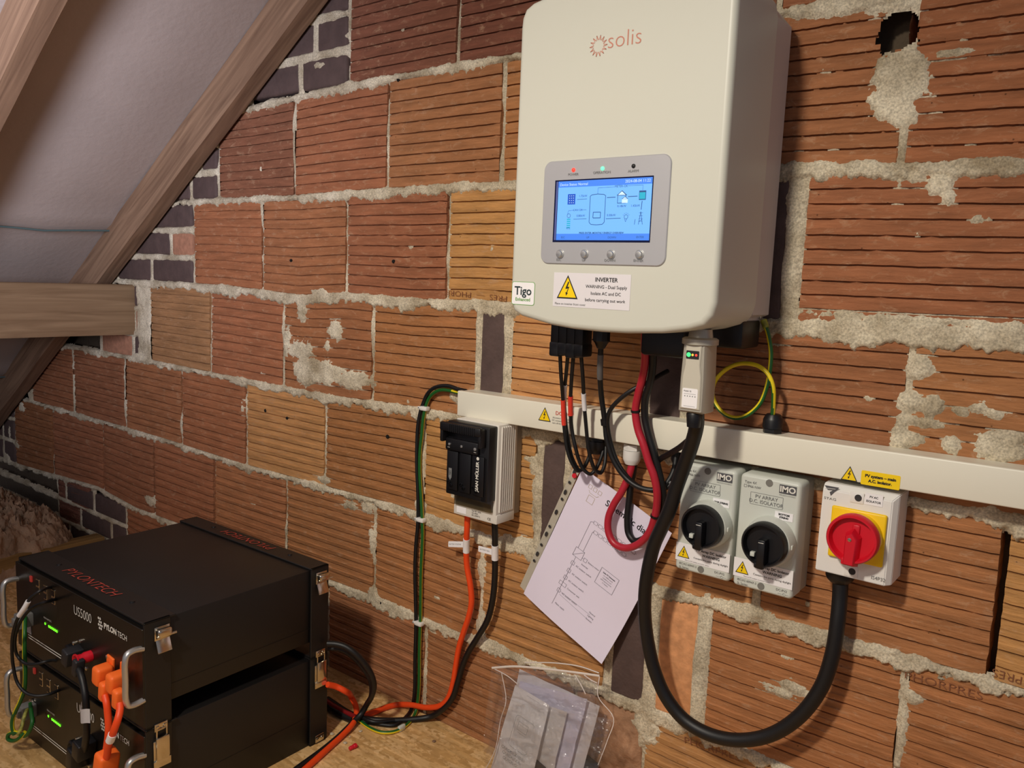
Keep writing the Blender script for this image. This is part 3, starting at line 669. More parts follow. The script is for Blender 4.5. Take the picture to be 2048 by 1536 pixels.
for u, v, r_ in [(788, 523, .0055), (798, 160, .006), (532, 821, .006), (575, 836, .005), (776, 873, .006), (583, 521, .005), (763, 1206, .006)]:
    c_ = W(u, v); r_ *= .7; rings(bm, [(r_*1.2, -.003), (r_*1.05, -.0005+.003), (r_*.9, .0035), (r_*.3, .0038)], (c_[0], 0, c_[2]), (0, -1, 0), 14)
from_bm('drill_hole', bm, mat('hole_black', (18, 14, 12), 1.0), wall)
bm = bmesh.new(); c_ = HOLE
bx(bm, (c_[0]-.05, .008, c_[1]-.045+ZF), (c_[0]+.05, .047, c_[1]-.036+ZF))
from_bm('hole_ledge', bm, mat('hole_clay', (120, 66, 46), .9), wall)

# ================================================================ FLOOR, ROOF
bm = bmesh.new(); bx(bm, (-2.66, -2.4, -.022), (1.0, .0, 0.0), .001, 1); tag(from_bm('floor', bm, M_OSB), kind='structure')
bm = bmesh.new(); bx(bm, (-4.2, -2.4, -.06), (-2.66, .0, -.03)); tag(from_bm('floor_1', bm, mat('dark_loft_floor', (104, 76, 50), .9, var=.2, vscale=8)), kind='structure')
sdir = Vector((.8409, 0, .5411)); nrm = Vector((.5411, 0, -.8409)); o0 = Vector((-1.544, 0, .193+ZF))
def roofpt(s, y, off): return o0 + sdir*s + nrm*off + Vector((0, y, 0))
RY = [-.010, -.505, -1.0, -1.5, -2.0]
NS, NY = 150, 90; Vf = []; Ff = []
for i in range(NS+1):
    s = -2.75+5.9*i/NS
    for j in range(NY+1):
        y = .06-2.3*j/NY; t = ((y+.035)/-.495) % 1.0; sag = .030*math.sin(math.pi*t)**1.2 + .006*(float(vnoise(s*5, y*3, 4))-.5)
        lap = .010*max(0, 1-abs(((s+1.08) % .98))/.10)
        p = roofpt(s, y, -.10+sag*.6+lap); Vf.append(p)
for i in range(NS):
    for j in range(NY):
        a_ = i*(NY+1)+j; Ff.append((a_, a_+1, a_+NY+2, a_+NY+1))
me = bpy.data.meshes.new('ceiling'); me.from_pydata(Vf, [], Ff); me.update(); ceil = link('ceiling', me, M_FELT, angle=60); tag(ceil, kind='structure')
for s_ in (-1.08, -.10, -2.06, .88):
    lp = []
    for j in range(0, NY+1, 3):
        y = .06-2.3*j/NY; t = ((y+.035)/-.495) % 1.0; sag = .030*math.sin(math.pi*t)**1.2
        lp.append(roofpt(s_+.004*math.sin(j), y, -.10+sag*.6+.013))
    link('felt_lap', tube_mesh('felt_lap', lp, .0028, 8), M_FELTE, ceil)
rlab = ['long brown rafter sloping down against the brick wall', 'blurred brown rafter in the top left corner of the photo']
for i in range(2):
    y1 = RY[i]; y0 = y1-.05; t = thing('roof_rafter', rlab[i], 'rafter', tuple(roofpt(0, 0, 0)), 0, 'rafters')
    bm = bmesh.new(); Lh = (-2.55, 3.0); ns = 60; R = []
    for q_ in range(ns+1):
        s = Lh[0]+(Lh[1]-Lh[0])*q_/ns; k_ = .003*(float(vnoise(s*6, i*9, 7))-.5); k2 = .004*(float(vnoise(s*4, i*9, 12))-.5)
        ring_ = []
        for (yy, off) in [(y0+.003, 0), (y1-.002, 0), (y1, -.003), (y1, -.096), (y0, -.096), (y0, -.003-.004)]:
            ring_.append(bm.verts.new((s, yy+k2, -(off+k_))))
        R.append(ring_)
    for a_, b_ in zip(R[:-1], R[1:]):
        for m_ in range(6): bm.faces.new((a_[m_], a_[(m_+1) % 6], b_[(m_+1) % 6], b_[m_]))
    bm.faces.new(R[0]); bm.faces.new(list(reversed(R[-1]))); bmesh.ops.recalc_face_normals(bm, faces=bm.faces[:])
    o_ = from_bm('timber', bm, M_RAFTER, t, angle=50); o_.rotation_euler = (0, -math.atan2(.5411, .8409), 0)
    me_ = o_.data
# purlin running into the wall
bm = bmesh.new(); n_ = 30; R = []
for q_ in range(n_+1):
    y = -2.3+(2.3-.0)*q_/n_; k_ = .004*(float(vnoise(y*5, 2, 3))-.5)
    R.append([bm.verts.new(p) for p in [(-2.464+k_, y, ZF-.608), (-2.464+k_, y, ZF-.485), (-2.468+k_, y, ZF-.481), (-2.515, y, ZF-.481), (-2.515, y, ZF-.634), (-2.470+k_, y, ZF-.634)]])
for a_, b_ in zip(R[:-1], R[1:]):
    for m_ in range(6): bm.faces.new((a_[m_], a_[(m_+1) % 6], b_[(m_+1) % 6], b_[m_]))
bm.faces.new(R[0]); bm.faces.new(list(reversed(R[-1]))); bmesh.ops.recalc_face_normals(bm, faces=bm.faces[:])
tag(from_bm('roof_purlin', bm, M_PURLIN, angle=50), 'thick horizontal timber built into the wall under the sloping rafter', 'beam')
# edge board and insulation beyond it
bm = bmesh.new(); bx(bm, (-2.73, -.62, -.045), (-2.675, -.012, .075), .003); bx(bm, (-2.76, -1.9, -.045), (-2.69, -.60, .03), .003)
tag(from_bm('edge_board', bm, M_BOARD), 'rough timber board edging the floor behind the black battery stack', 'board')
def heap(name, label, cx, cy, rx, ry, h, m_, seed, yaw=0, z0=-.03):
    bm = bmesh.new(); n_ = 150; g = {}
    for j in range(n_+1):
        for i in range(n_+1):
            u_ = i/n_*2-1; v_ = j/n_*2-1; x = u_*rx; y = v_*ry
            e = max(0, 1-(abs(u_)**6+abs(v_)**6)); f1 = float(fbm(np.array(x+9), np.array(y*1.0+3), 6, seed, 4)); f2 = float(fbm(np.array(x*3+9+f1*1.5), np.array(y*1.2+f1), 9, seed+5, 4))
            f3 = float(fbm(np.array(x*2+f2*1.8), np.array(y*5+f1*2), 11, seed+9, 3)); ridge = (1-abs(2*f2-1))**1.5
            z = h*(e**.40)*(.62+.45*f1)+(.055*ridge+.045*(1-abs(2*f3-1))**2)*e**.5*min(1, h/.1)
            g[i, j] = bm.verts.new((x+.05*(f2-.5), y+.05*(f1-.5), z))
    for j in range(n_):
        for i in range(n_): bm.faces.new((g[i, j], g[i+1, j], g[i+1, j+1], g[i, j+1]))
    o_ = from_bm(name, bm, m_, None, (cx, cy, z0), angle=80); tag(o_, label, 'insulation', kind='stuff'); return o_
heap('mineral_wool', 'heap of brown mineral wool under the eaves against the wall', -3.08, -.505, .42, .46, .165, M_WOOL, 11)
heap('pink_wool', 'patch of pink insulation left of the upper battery handle', -2.50, -.78, .12, .16, .06, M_PINK, 31, z0=-.005)

# ================================================================ INVERTER
IX, IZ = -.645, ZF-.46
inv = thing('inverter', 'large white wall-mounted inverter with a lit blue display', 'inverter', (IX, 0, IZ))
def L2(x, z): return (x-IX, z+ZF-IZ)     # wall-relative (x, z below joint 0) to inverter local
out = []
arc = [(-.823, -.440), (-.8215, -.455), (-.815, -.468), (-.800, -.4755), (-.741, -.4860), (-.700, -.4895), (-.650, -.4905), (-.605, -.4895), (-.545, -.4850), (-.505, -.4780), (-.482, -.4700), (-.471, -.4560), (-.467, -.4380)]
top = [(x, -.47-z) for x, z in reversed(arc)]
outline = [L2(*p) for p in arc+top]
bm = bmesh.new(); plate(bm, outline, [(.004, -.085), (0, -.085), (0, -.2155), (.0006, -.2190), (.0022, -.2222), (.0050, -.2242), (.0085, -.2250)])
from_bm('front_cover', bm, M_WHITE, inv, angle=40)
bm = bmesh.new(); plate(bm, [L2(*p) for p in [(-.815, -.458), (-.790, -.470), (-.500, -.470), (-.470, -.456), (-.4695, -.030), (-.492, -.004), (-.80, -.004), (-.815, -.020)]], [(0, -.022), (0, -.086)])
bx(bm, (-.15, -.03, .10), (.16, 0, .42))
from_bm('back_chassis', bm, M_CHASSIS, inv, angle=30)
x0, z0 = L2(-.763, -.391); x1, z1 = L2(-.546, -.236)
bm = bmesh.new(); plate(bm, rrect(x0, z0, x1, z1, .014, 8), [(0, -.222), (0, -.2262), (.0012, -.2272)]); from_bm('display_bezel', bm, M_SILVER, inv)
sx0, sz0 = L2(-.741, -.358); sx1, sz1 = L2(-.572, -.265)
bm = bmesh.new(); bx(bm, (sx0, -.2278, sz0), (sx1, -.2265, sz1), .0003, 1); scr = from_bm('display', bm, M_DARKGLASS, inv)
pr = Print((0, -.2280, 0)); a0, b0, a1, b1 = sx0+.007, sz0+.003, sx1-.0012, sz1-.0022
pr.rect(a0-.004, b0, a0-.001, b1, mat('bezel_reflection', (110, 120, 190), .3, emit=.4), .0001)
pr.rect(a0, b0, a1, b1, E_SCR, .0002); pr.rect(a0, b1-.009, a1, b1, E_BAR, .0004); pr.rect(a0, b0, a1, b0+.0095, E_BAR, .0004)
sw, sh = a1-a0, b1-b0; q = lambda u, v: (a0+sw*u, b1-sh*v)
def T(t, u, v, s, m_=E_INK, al='CENTER', b=0.0): x, y = q(u, v); pr.text(t, x, y, s, m_, al, .0007, b)
T('Device Status: Normal', .02, .06, .0055, E_WH, 'LEFT'); T('2024-08-04 11:22', .985, .05, .0058, E_WH, 'RIGHT')
x, y = q(.115, .22); w_, h_ = sw*.085, sh*.175; pr.rect(x, y-h_, x+w_, y, E_NAVY, .0006)
for i in range(3):
    for j in range(4): pr.rect(x+w_*(.22+.26*i), y-h_*(.14+.22*j)-.0012, x+w_*(.22+.26*i)+.0010, y-h_*(.14+.22*j), E_WH, .0008)
T('1.75kW', .285, .26, .0045); pr.line(*q(.22, .315), *q(.33, .31), .0006, E_INK)
P_ = [q(.365, .265), q(.385, .245), q(.445, .235), q(.51, .245), q(.53, .265), q(.53, .70), q(.51, .735), q(.445, .745), q(.385, .735), q(.365, .70), q(.365, .265)]
pr.path(P_, .0009, E_INK); pr.box(*q(.405, .63), *q(.485, .535), .0010, E_INK)
pr.path([q(.445, .235), q(.445, .135), q(.62, .13)], .0004, E_INK); pr.path([q(.76, .12), q(.91, .12), q(.91, .20)], .0004, E_INK); T('METER-OK', .69, .125, .0046)
pr.poly([q(.645, .27), q(.70, .19), q(.755, .27)], E_INK); pr.poly([q(.66, .265), q(.70, .205), q(.74, .265)], E_WH, .0008); pr.rect(*q(.655, .40), *q(.745, .27), E_INK); pr.rect(*q(.662, .39), *q(.74, .275), E_SCR, .0008)
pr.poly([q(.70, .33), q(.735, .29), q(.77, .33)], E_INK, .0009); pr.poly([q(.71, .328), q(.735, .30), q(.76, .328)], E_WH, .0010); pr.rect(*q(.705, .395), *q(.765, .335), E_WH, .0009)
T('0.18kW', .705, .445, .0046); T('1.43kW', .845, .445, .0046)
for u0, u1, v in [(.545, .635, .30), (.765, .86, .295)]: pr.line(*q(u0, v), *q(u1, v-.003), .0010, E_INK)
pr.rect(*q(.875, .355), *q(.945, .205), E_INK); pr.rect(*q(.88, .34), *q(.94, .235), E_CY, .0008)
pr.line(*q(.91, .37), *q(.905, .51), .0010, E_INK)
for k_ in range(4): pr.line(*q(.885, .56+.045*k_), *q(.925, .56+.045*k_), .0004, E_INK)
pr.path([q(.885, .745), q(.903, .54), q(.925, .745)], .0007, E_INK); pr.path([q(.888, .70), q(.922, .66)], .0005, E_INK); pr.path([q(.85, .66), q(.845, .745)], .0007, E_INK)
pr.path([q(.12, .56), q(.13, .50), q(.19, .495)], .0004, E_INK); T('CAN OK', .235, .492, .0044); pr.line(*q(.28, .49), *q(.33, .49), .0004, E_INK)
pr.ring(*q(.135, .585), .0030, .0006, E_INK)
for k_ in range(5): pr.rect(*q(.115, .655+.035*k_), *q(.155, .635+.035*k_), E_CY)
T('97%', .135, .80, .0042); T('0.80kW', .27, .59, .0046); pr.line(*q(.19, .645), *q(.335, .64), .0006, E_INK)
T('0.00kW', .60, .59, .0046); pr.line(*q(.545, .645), *q(.70, .64), .0008, E_INK)
pr.ring(*q(.755, .62), .0030, .0006, E_INK); pr.path([q(.74, .65), q(.752, .70), q(.764, .65)], .0005, E_INK)
for an in range(5): 
    x, y = q(.755, .62); c_, s_ = math.cos(math.radians(30+30*an)), math.sin(math.radians(30+30*an)); pr.line(x+c_*.0045, y+s_*.0045, x+c_*.006, y+s_*.006, .0005, E_INK)
T('PRESS ENTER: MONTHLY ENERGY OVERVIEW', .50, .880, .0038, E_INK, 'CENTER', .0001)
T('ESC', .08, .955, .0042); T('UP', .36, .955, .0042); T('DOWN', .62, .955, .0042); T('ENTER', .91, .95, .0042)
tag(pr.build('screen_image', scr), 'lit blue energy-flow picture')
pr = Print((0, -.2273, 0))
for nm, u, v in [('POWER', 1147, 349), ('OPERATION', 1204, 345), ('ALARM', 1267, 342), ('ESC', 1118, 519.5), ('UP', 1168, 520.5), ('DOWN', 1220, 521), ('ENTER', 1277, 521.5)]:
    P_ = W(u, v, .2272); pr.text(nm, P_[0]-IX, P_[2]-IZ, .0052, M_GINK, wx=1.05); pr.flush('panel_lettering', inv)
for u, v, m_, lb in [(1147, 340, E_RED, 'lit red lamp'), (1205, 337, E_GRN2, 'lit green lamp'), (1267, 332, M_INK, 'unlit black lamp')]:
    P_ = W(u, v, .2275); bm = bmesh.new(); rings(bm, [(.0032, 0), (.0030, .0012), (.0018, .0022), (.0006, .0026)], (P_[0]-IX, -.2270, P_[2]-IZ), (0, -1, 0), 18); tag(from_bm('indicator_lamp', bm, m_, inv), lb)
for u, v in [(1119, 508), (1168, 508), (1221, 509), (1278, 509)]:
    P_ = W(u, v, .229); bm = bmesh.new(); c_ = (P_[0]-IX, -.2270, P_[2]-IZ); rings(bm, [(.0070, 0), (.0070, .0015), (.0058, .0015), (.0055, .0035), (.0045, .0046), (.002, .0050)], c_, (0, -1, 0), 26); from_bm('push_button', bm, M_ALU, inv)
# logo
pr = Print((0, -.2252, 0)); c_ = W(1197, 92, .2252); c2 = W(1213, 85, .2252); cx, cz = c_[0]-IX, c_[2]-IZ
for i in range(14):
    a_ = 2*math.pi*i/14; da = .16; r0, r1 = .0085, .0150
    p0 = (cx+r0*math.cos(a_-da), cz+r0*math.sin(a_-da)); p1 = (cx+r1*math.cos(a_+.02), cz+r1*math.sin(a_+.02)); p2 = (cx+r0*math.cos(a_+da), cz+r0*math.sin(a_+da))
    pr.path([p0, p1], .0012, M_LOGO, .0002); pr.path([p1, p2], .0007, M_LOGO, .0002)
pr.text('solis', c2[0]-IX+.001, c2[2]-IZ+.001, .033, M_LOGO, 'LEFT', .0002, -.0005, wx=1.0); pr.build('logo', inv)
# stickers
pr = Print((0, -.2252, 0)); x0, z0 = L2(-.7365, -.456); x1, z1 = L2(-.6, -.404); pr.slab(x0, z0, x1, z1, mat('warning_label_white', (226, 222, 226), .4), .0003)
pr.warn(x0+.0265, z0+.0125, .036); xc = x0+.095
pr.text('INVERTER', xc, z1-.009, .0088, M_INK, bold=.00012); pr.text('WARNING - Dual Supply', xc, z1-.0195, .0068, M_INK); pr.text('Isolate AC and DC', xc, z1-.0295, .0068, M_INK); pr.text('before carrying out work', xc-.001, z1-.0395, .0068, M_INK); pr.text('Place on inverter front cover', x0+.004, z0+.0045, .0048, M_GINK, 'LEFT')
tag(pr.build('warning_sticker', inv), 'white sticker with yellow triangle')
pr = Print((0, -.2252, 0)); x0, z0 = L2(-.8185, -.4575); x1, z1 = L2(-.7725, -.4205)
pr.slab(x0, z0, x1, z1, M_GREENINK, .0002, .004); pr.poly(rrect(x0+.0009, z0+.0009, x1-.0009, z1-.0009, .0034, 4), M_PAPER, .0003)
pr.text('Tigo', (x0+x1)/2, z0+.022, .0190, M_DARKGREEN, bold=.0003); pr.text('Enhanced', (x0+x1)/2, z0+.0088, .0078, M_GREENINK, bold=.0001); tag(pr.build('brand_sticker', inv), 'small white sticker with green rounded border')
# undersides
bm = bmesh.new(); bx(bm, (-.175, -.15, -.008), (.165, -.03, .0), .002); from_bm('bottom_plate', bm, M_CHASSIS, inv)
def P2I(u, v, d): p = W(u, v, d); return (p[0]-IX, -d, p[2]-IZ)
bm = bmesh.new()
a_ = P2I(1110, 690, .12); b_ = P2I(1174, 690, .12); top_ = -.004; zb = P2I(1140, 712, .12)[2]; zm = P2I(1140, 688, .12)[2]
bx(bm, (a_[0]-.012, -.142, top_-.012), (b_[0]+.002, -.098, top_), .002)
for i in range(4):
    xx = a_[0]+.008+(b_[0]-a_[0]-.016)*i/3; bx(bm, (xx-.0085, -.135, zm), (xx+.0085, -.105, top_), .003); bx(bm, (xx-.0098, -.136, zb+(.001 if i % 2 else -.002)), (xx+.0098, -.104, zm+.003), .0035)
from_bm('solar_plug', bm, M_BLACK, inv)
bm = bmesh.new(); c_ = P2I(1202, 690, .12); rings(bm, [(.0125, 0), (.0125, .030), (.0145, .031), (.0145, .048), (.011, .052), (.007, .060), (.0055, .061)], (c_[0], -.12, top_), (0, 0, -1), 10); from_bm('cable_gland', bm, M_BLACK, inv)
bm = bmesh.new(); p0 = P2I(1335, 690, .09); bx(bm, (p0[0]-.022, -.14, p0[2]-.015), (p0[0]+.052, -.03, top_), .006); bx(bm, (p0[0]+.05, -.10, p0[2]+.004), (.168, -.03, top_), .006); from_bm('terminal_cover', bm, M_BLACK, inv)

# dongle with lights, plugged into the underside
pt = W(1401, 680, .165)
don = thing('data_logger', 'champagne-coloured plug-in data logger with three small lights under the inverter', 'data logger', (pt[0], -.165, ZF-.598))
zt = pt[2]-(ZF-.598)
bm = bmesh.new(); rings(bm, [(.020, -.002), (.0262, 0), (.0262, .0075), (.023, .0095), (.018, .010), (.016, .022)], (0, 0, zt-.006), (0, 0, 1), 40); from_bm('collar', bm, M_DONGLE, don)
bm = bmesh.new(); plate(bm, [(-.0205, .0), (-.017, -.002), (.017, -.002), (.0205, .0), (.0205, zt*.45), (.0185, zt-.004), (-.0185, zt-.004), (-.0205, zt*.45)], [(.004, .020), (0, .016), (0, -.014), (.003, -.019)]); from_bm('body', bm, M_DONGLE, don)
bm = bmesh.new(); plate(bm, [(-.0155, .004), (.0155, .004), (.0145, zt*.5), (.0115, zt*.66), (.0125, zt-.006), (-.0125, zt-.006), (-.0115, zt*.66), (-.0145, zt*.5)], [(0, -.015), (0, -.020), (.0012, -.0212)]); from_bm('face_plate', bm, mat('champagne_face', (206, 200, 184), .4, metal=.15), don)
pr = Print((0, -.0213, 0)); zz = zt*.80; pr.rect(-.0105, zz-.006, .0095, zz+.006, M_INK, .0003, .001); pr.disc(-.0065, zz, .0032, E_GREEN, .0006); pr.disc(-.0004, zz, .0018, E_AMB, .0006); pr.disc(.0052, zz, .0018, E_RED, .0006); pr.build('status_lights', don)
pr = Print((0, -.0213, 0)); pr.slab(-.0125, .006, .0115, .0345, M_PAPER, .0004, .002); pr.text('Model: S2', -.0105, .0305, .003, M_INK, 'LEFT')
pr.line(-.0100, .0265, .0085, .0265, .0004, M_GINK)
for i in range(5): pr.rect(-.009+.004*i, .0225, -.0075+.004*i, .0240, M_GINK, .0007)
pr.line(-.0095, .0085, .0085, .0085, .0004, M_GINK); tag(pr.build('rating_label', don), 'small white printed label')
bm = bmesh.new(); rings(bm, [(.0105, 0), (.0120, .003), (.0105, .016), (.0098, .022)], (0, -.003, -.002), (0, 0, -1), 24); from_bm('cable_boot', bm, M_BLACK, don)

# ================================================================ TRUNKING
def tz(x): return -.6445+(x+1.082)*.0115
tr = thing('cable_trunking', 'long white cable trunking fixed across the brick wall below the inverter', 'trunking', (-1.082, 0, ZF-.693))
bm = bmesh.new(); Lx = 1.95; slope = math.atan(.0095)
R_ = Matrix.Rotation(-slope, 3, 'Y')
bx(bm, (0, -.042, 0), (Lx, .0, .048), .001, 1); o_ = from_bm('channel', bm, M_TRUNK, tr); o_.rotation_euler = (0, -slope, 0)
bm = bmesh.new(); bx(bm, (-.0004, -.053, -.0015), (Lx, -.0405, .0495), .0022, 3); lid = from_bm('lid', bm, M_TRUNK, tr); lid.rotation_euler = (0, -slope, 0)
def sticker_on_trunk(u, v): P_ = W(u, v, .0535); return P_[0]+1.082, P_[2]-(ZF-.693)
pr = Print((0, -.0532, 0), (1, 0, .0095)); x, z = sticker_on_trunk(1089, 841)
pr.warn(x, z-x*.0095-.001, .026); x2 = x+.018; zz = z-x*.0095
pr.text('DO NOT', x2+.006, zz+.017, .0100, M_REDINK, 'LEFT'); pr.text('disconnect under load', x2, zz+.0085, .0042, M_GINK, 'LEFT'); pr.text('DC connectors - isolate', x2-.001, zz+.0035, .0042, M_GINK, 'LEFT'); pr.text('turn off AC first', x2, zz-.0015, .0042, M_GINK, 'LEFT')
tag(pr.build('warning_sticker', tr), 'small yellow triangle beside red lettering')
pr = Print((0, -.0532, 0), (1, 0, .0095)); x, z = sticker_on_trunk(1698, 960); zz = z-x*.0095
pr.warn(x, zz-.001, .0215); pr.flush('triangle_sticker', tr, 'small yellow triangle sticker'); pr.slab(x+.016, zz-.003, x+.068, zz+.0175, M_LABY, .0003, .002)
pr.text('PV system – main', x+.042, zz+.0105, .0058, M_INK, bold=.00025); pr.text('A.C. isolator.', x+.042, zz+.0035, .0058, M_INK, bold=.00025); tag(pr.build('isolator_sticker', tr), 'bright yellow printed sticker')
def gland(parent, P, r, h, up, m_, base, nuts=1):
    bm = bmesh.new(); d = (0, 0, 1 if up else -1); rings(bm, [(r*1.02, 0), (r*1.02, h*.28)], P, d, 6+6*0); P2 = (P[0], P[1], P[2]+(h*.30 if up else -h*.30))
    rings(bm, [(r*1.05, 0), (r*1.05, h*.40), (r*.98, h*.5), (r*.75, h*.68), (r*.62, h*.70)], P2, d, 14); return from_bm('cable_gland', bm, m_, parent, angle=30)
p_ = W(1544, 868, .025); gland(tr, (p_[0]+1.082, -.025, p_[2]-(ZF-.693)), .0145, .032, True, M_BLACK, 0)
p_ = W(1265, 893, .030); gland(tr, (p_[0]+1.082, -.030, p_[2]-(ZF-.693)+.004), .0150, .036, False, M_WPL, 0)
p_ = W(1195, 872, .024); gland(tr, (p_[0]+1.082, -.024, p_[2]-(ZF-.693)+.002), .0190, .034, False, M_BLACK, 0)
p_ = W(1353, 905, .024); gland(tr, (p_[0]+1.082, -.024, p_[2]-(ZF-.693)+.004), .0085, .022, False, M_BLACK, 0)

# ================================================================ FUSE DISCONNECTOR
DX, DZ = -1.004, ZF-.885
dis = thing('fuse_disconnector', 'white-bodied fuse disconnector with a black pull-out handle cover', 'disconnector', (DX, 0, DZ))
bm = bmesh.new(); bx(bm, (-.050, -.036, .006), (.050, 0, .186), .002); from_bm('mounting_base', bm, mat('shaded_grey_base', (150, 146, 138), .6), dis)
bm = bmesh.new(); bx(bm, (-.054, -.080, 0), (.054, -.022, .192), .0015)
bx(bm, (-.0555, -.079, -.002), (.0555, -.024, .016), .0015)
for i in range(7): bx(bm, (.053, -.030-.0064*i-.0036, .020), (.0565, -.030-.0064*i, .188), .0005, 1)
from_bm('housing', bm, M_DIN, dis, angle=30)
bm = bmesh.new(); bx(bm, (-.056, -.1045, .044), (.051, -.079, .190), .003)
for i in range(3): bx(bm, (-.050+.033*i, -.1085, .052+.003), (-.050+.033*i+.027, -.104, .132), .0015)
bx(bm, (-.053, -.113, .134), (.030, -.104, .158), .003)
bx(bm, (-.060, -.122, .150), (-.052, -.100, .188), .003); bx(bm, (.036, -.122, .150), (.044, -.100, .186), .003); bx(bm, (-.060, -.124, .172), (.044, -.114, .190), .004)
for i in range(14): bx(bm, (-.034+.0048*i, -.1252, .173), (-.0318+.0048*i, -.123, .188), .0003, 1)
for i in range(6): bx(bm, (.037+.0, -.1065, .050+i*.0), (.0385, -.104, .125)) if i == 0 else None
for i in range(4): bx(bm, (.036+.0028*i, -.106, .046), (.0373+.0028*i, -.1035, .130), .0003, 1)
from_bm('handle_cover', bm, M_BLACK, dis, angle=30)
bm = bmesh.new(); bx(bm, (-.049, -.0865, .020), (.047, -.0805, .050), .001); from_bm('clear_window', bm, M_SMOKE, dis)
pr = Print((0, -.1087, 0)); pr.text('JEAN MÜLLER', .0285, .093, .0095, M_WINK, rot=math.pi/2, bold=.0003); pr.disc(.0285, .128, .0033, M_WINK); pr.flush('brand_lettering', dis)
pr.poly([(-.045, .098), (-.037, .098), (-.037, .080), (-.041, .074), (-.045, .080)], M_GINK); pr.text('NH', -.041, .089, .006, M_INK, rot=math.pi/2)
for x_ in (-.043, .024): pr.rect(x_-.003, .1395, x_+.003, .1402, M_WINK, -.0015+.0060)
pr.build('grey_size_label', dis)
bm = bmesh.new()
for x_, z_, r_ in [(-.0415, .146, .0028), (-.010, .146, .0028), (.024, .146, .0034)]: rings(bm, [(r_, 0), (r_*.9, .0015), (r_*.3, .002)], (x_, -.1128, z_), (0, -1, 0), 16)
from_bm('test_point', bm, M_ALU, dis)
bm = bmesh.new()
for x_ in (-.044, -.012, .020):
    for dx_, dz_ in ((0, .006), (.006, 0)): rings(bm, [(.0042, 0), (.0040, .0012), (.0026, .0014), (.0024, .0002)], (x_+dx_, -.1085, .064+dz_), (0, -1, 0), 16)
from_bm('probe_hole', bm, mat('glossy_black', (8, 8, 10), .2), dis)
pr = Print((0, -.0804, 0)); pr.slab(-.046, .003, -.021, .016, M_PAPER, .0003)
for i, s_ in enumerate(['Size 00  160A', 'AC 690V', 'IEC 60947-3']): pr.text(s_, -.006, .0142-.0045*i, .0042, M_INK, 'LEFT')
pr.text('CE', .034, .006, .007, M_INK, 'LEFT'); pr.build('rating_lettering', dis)

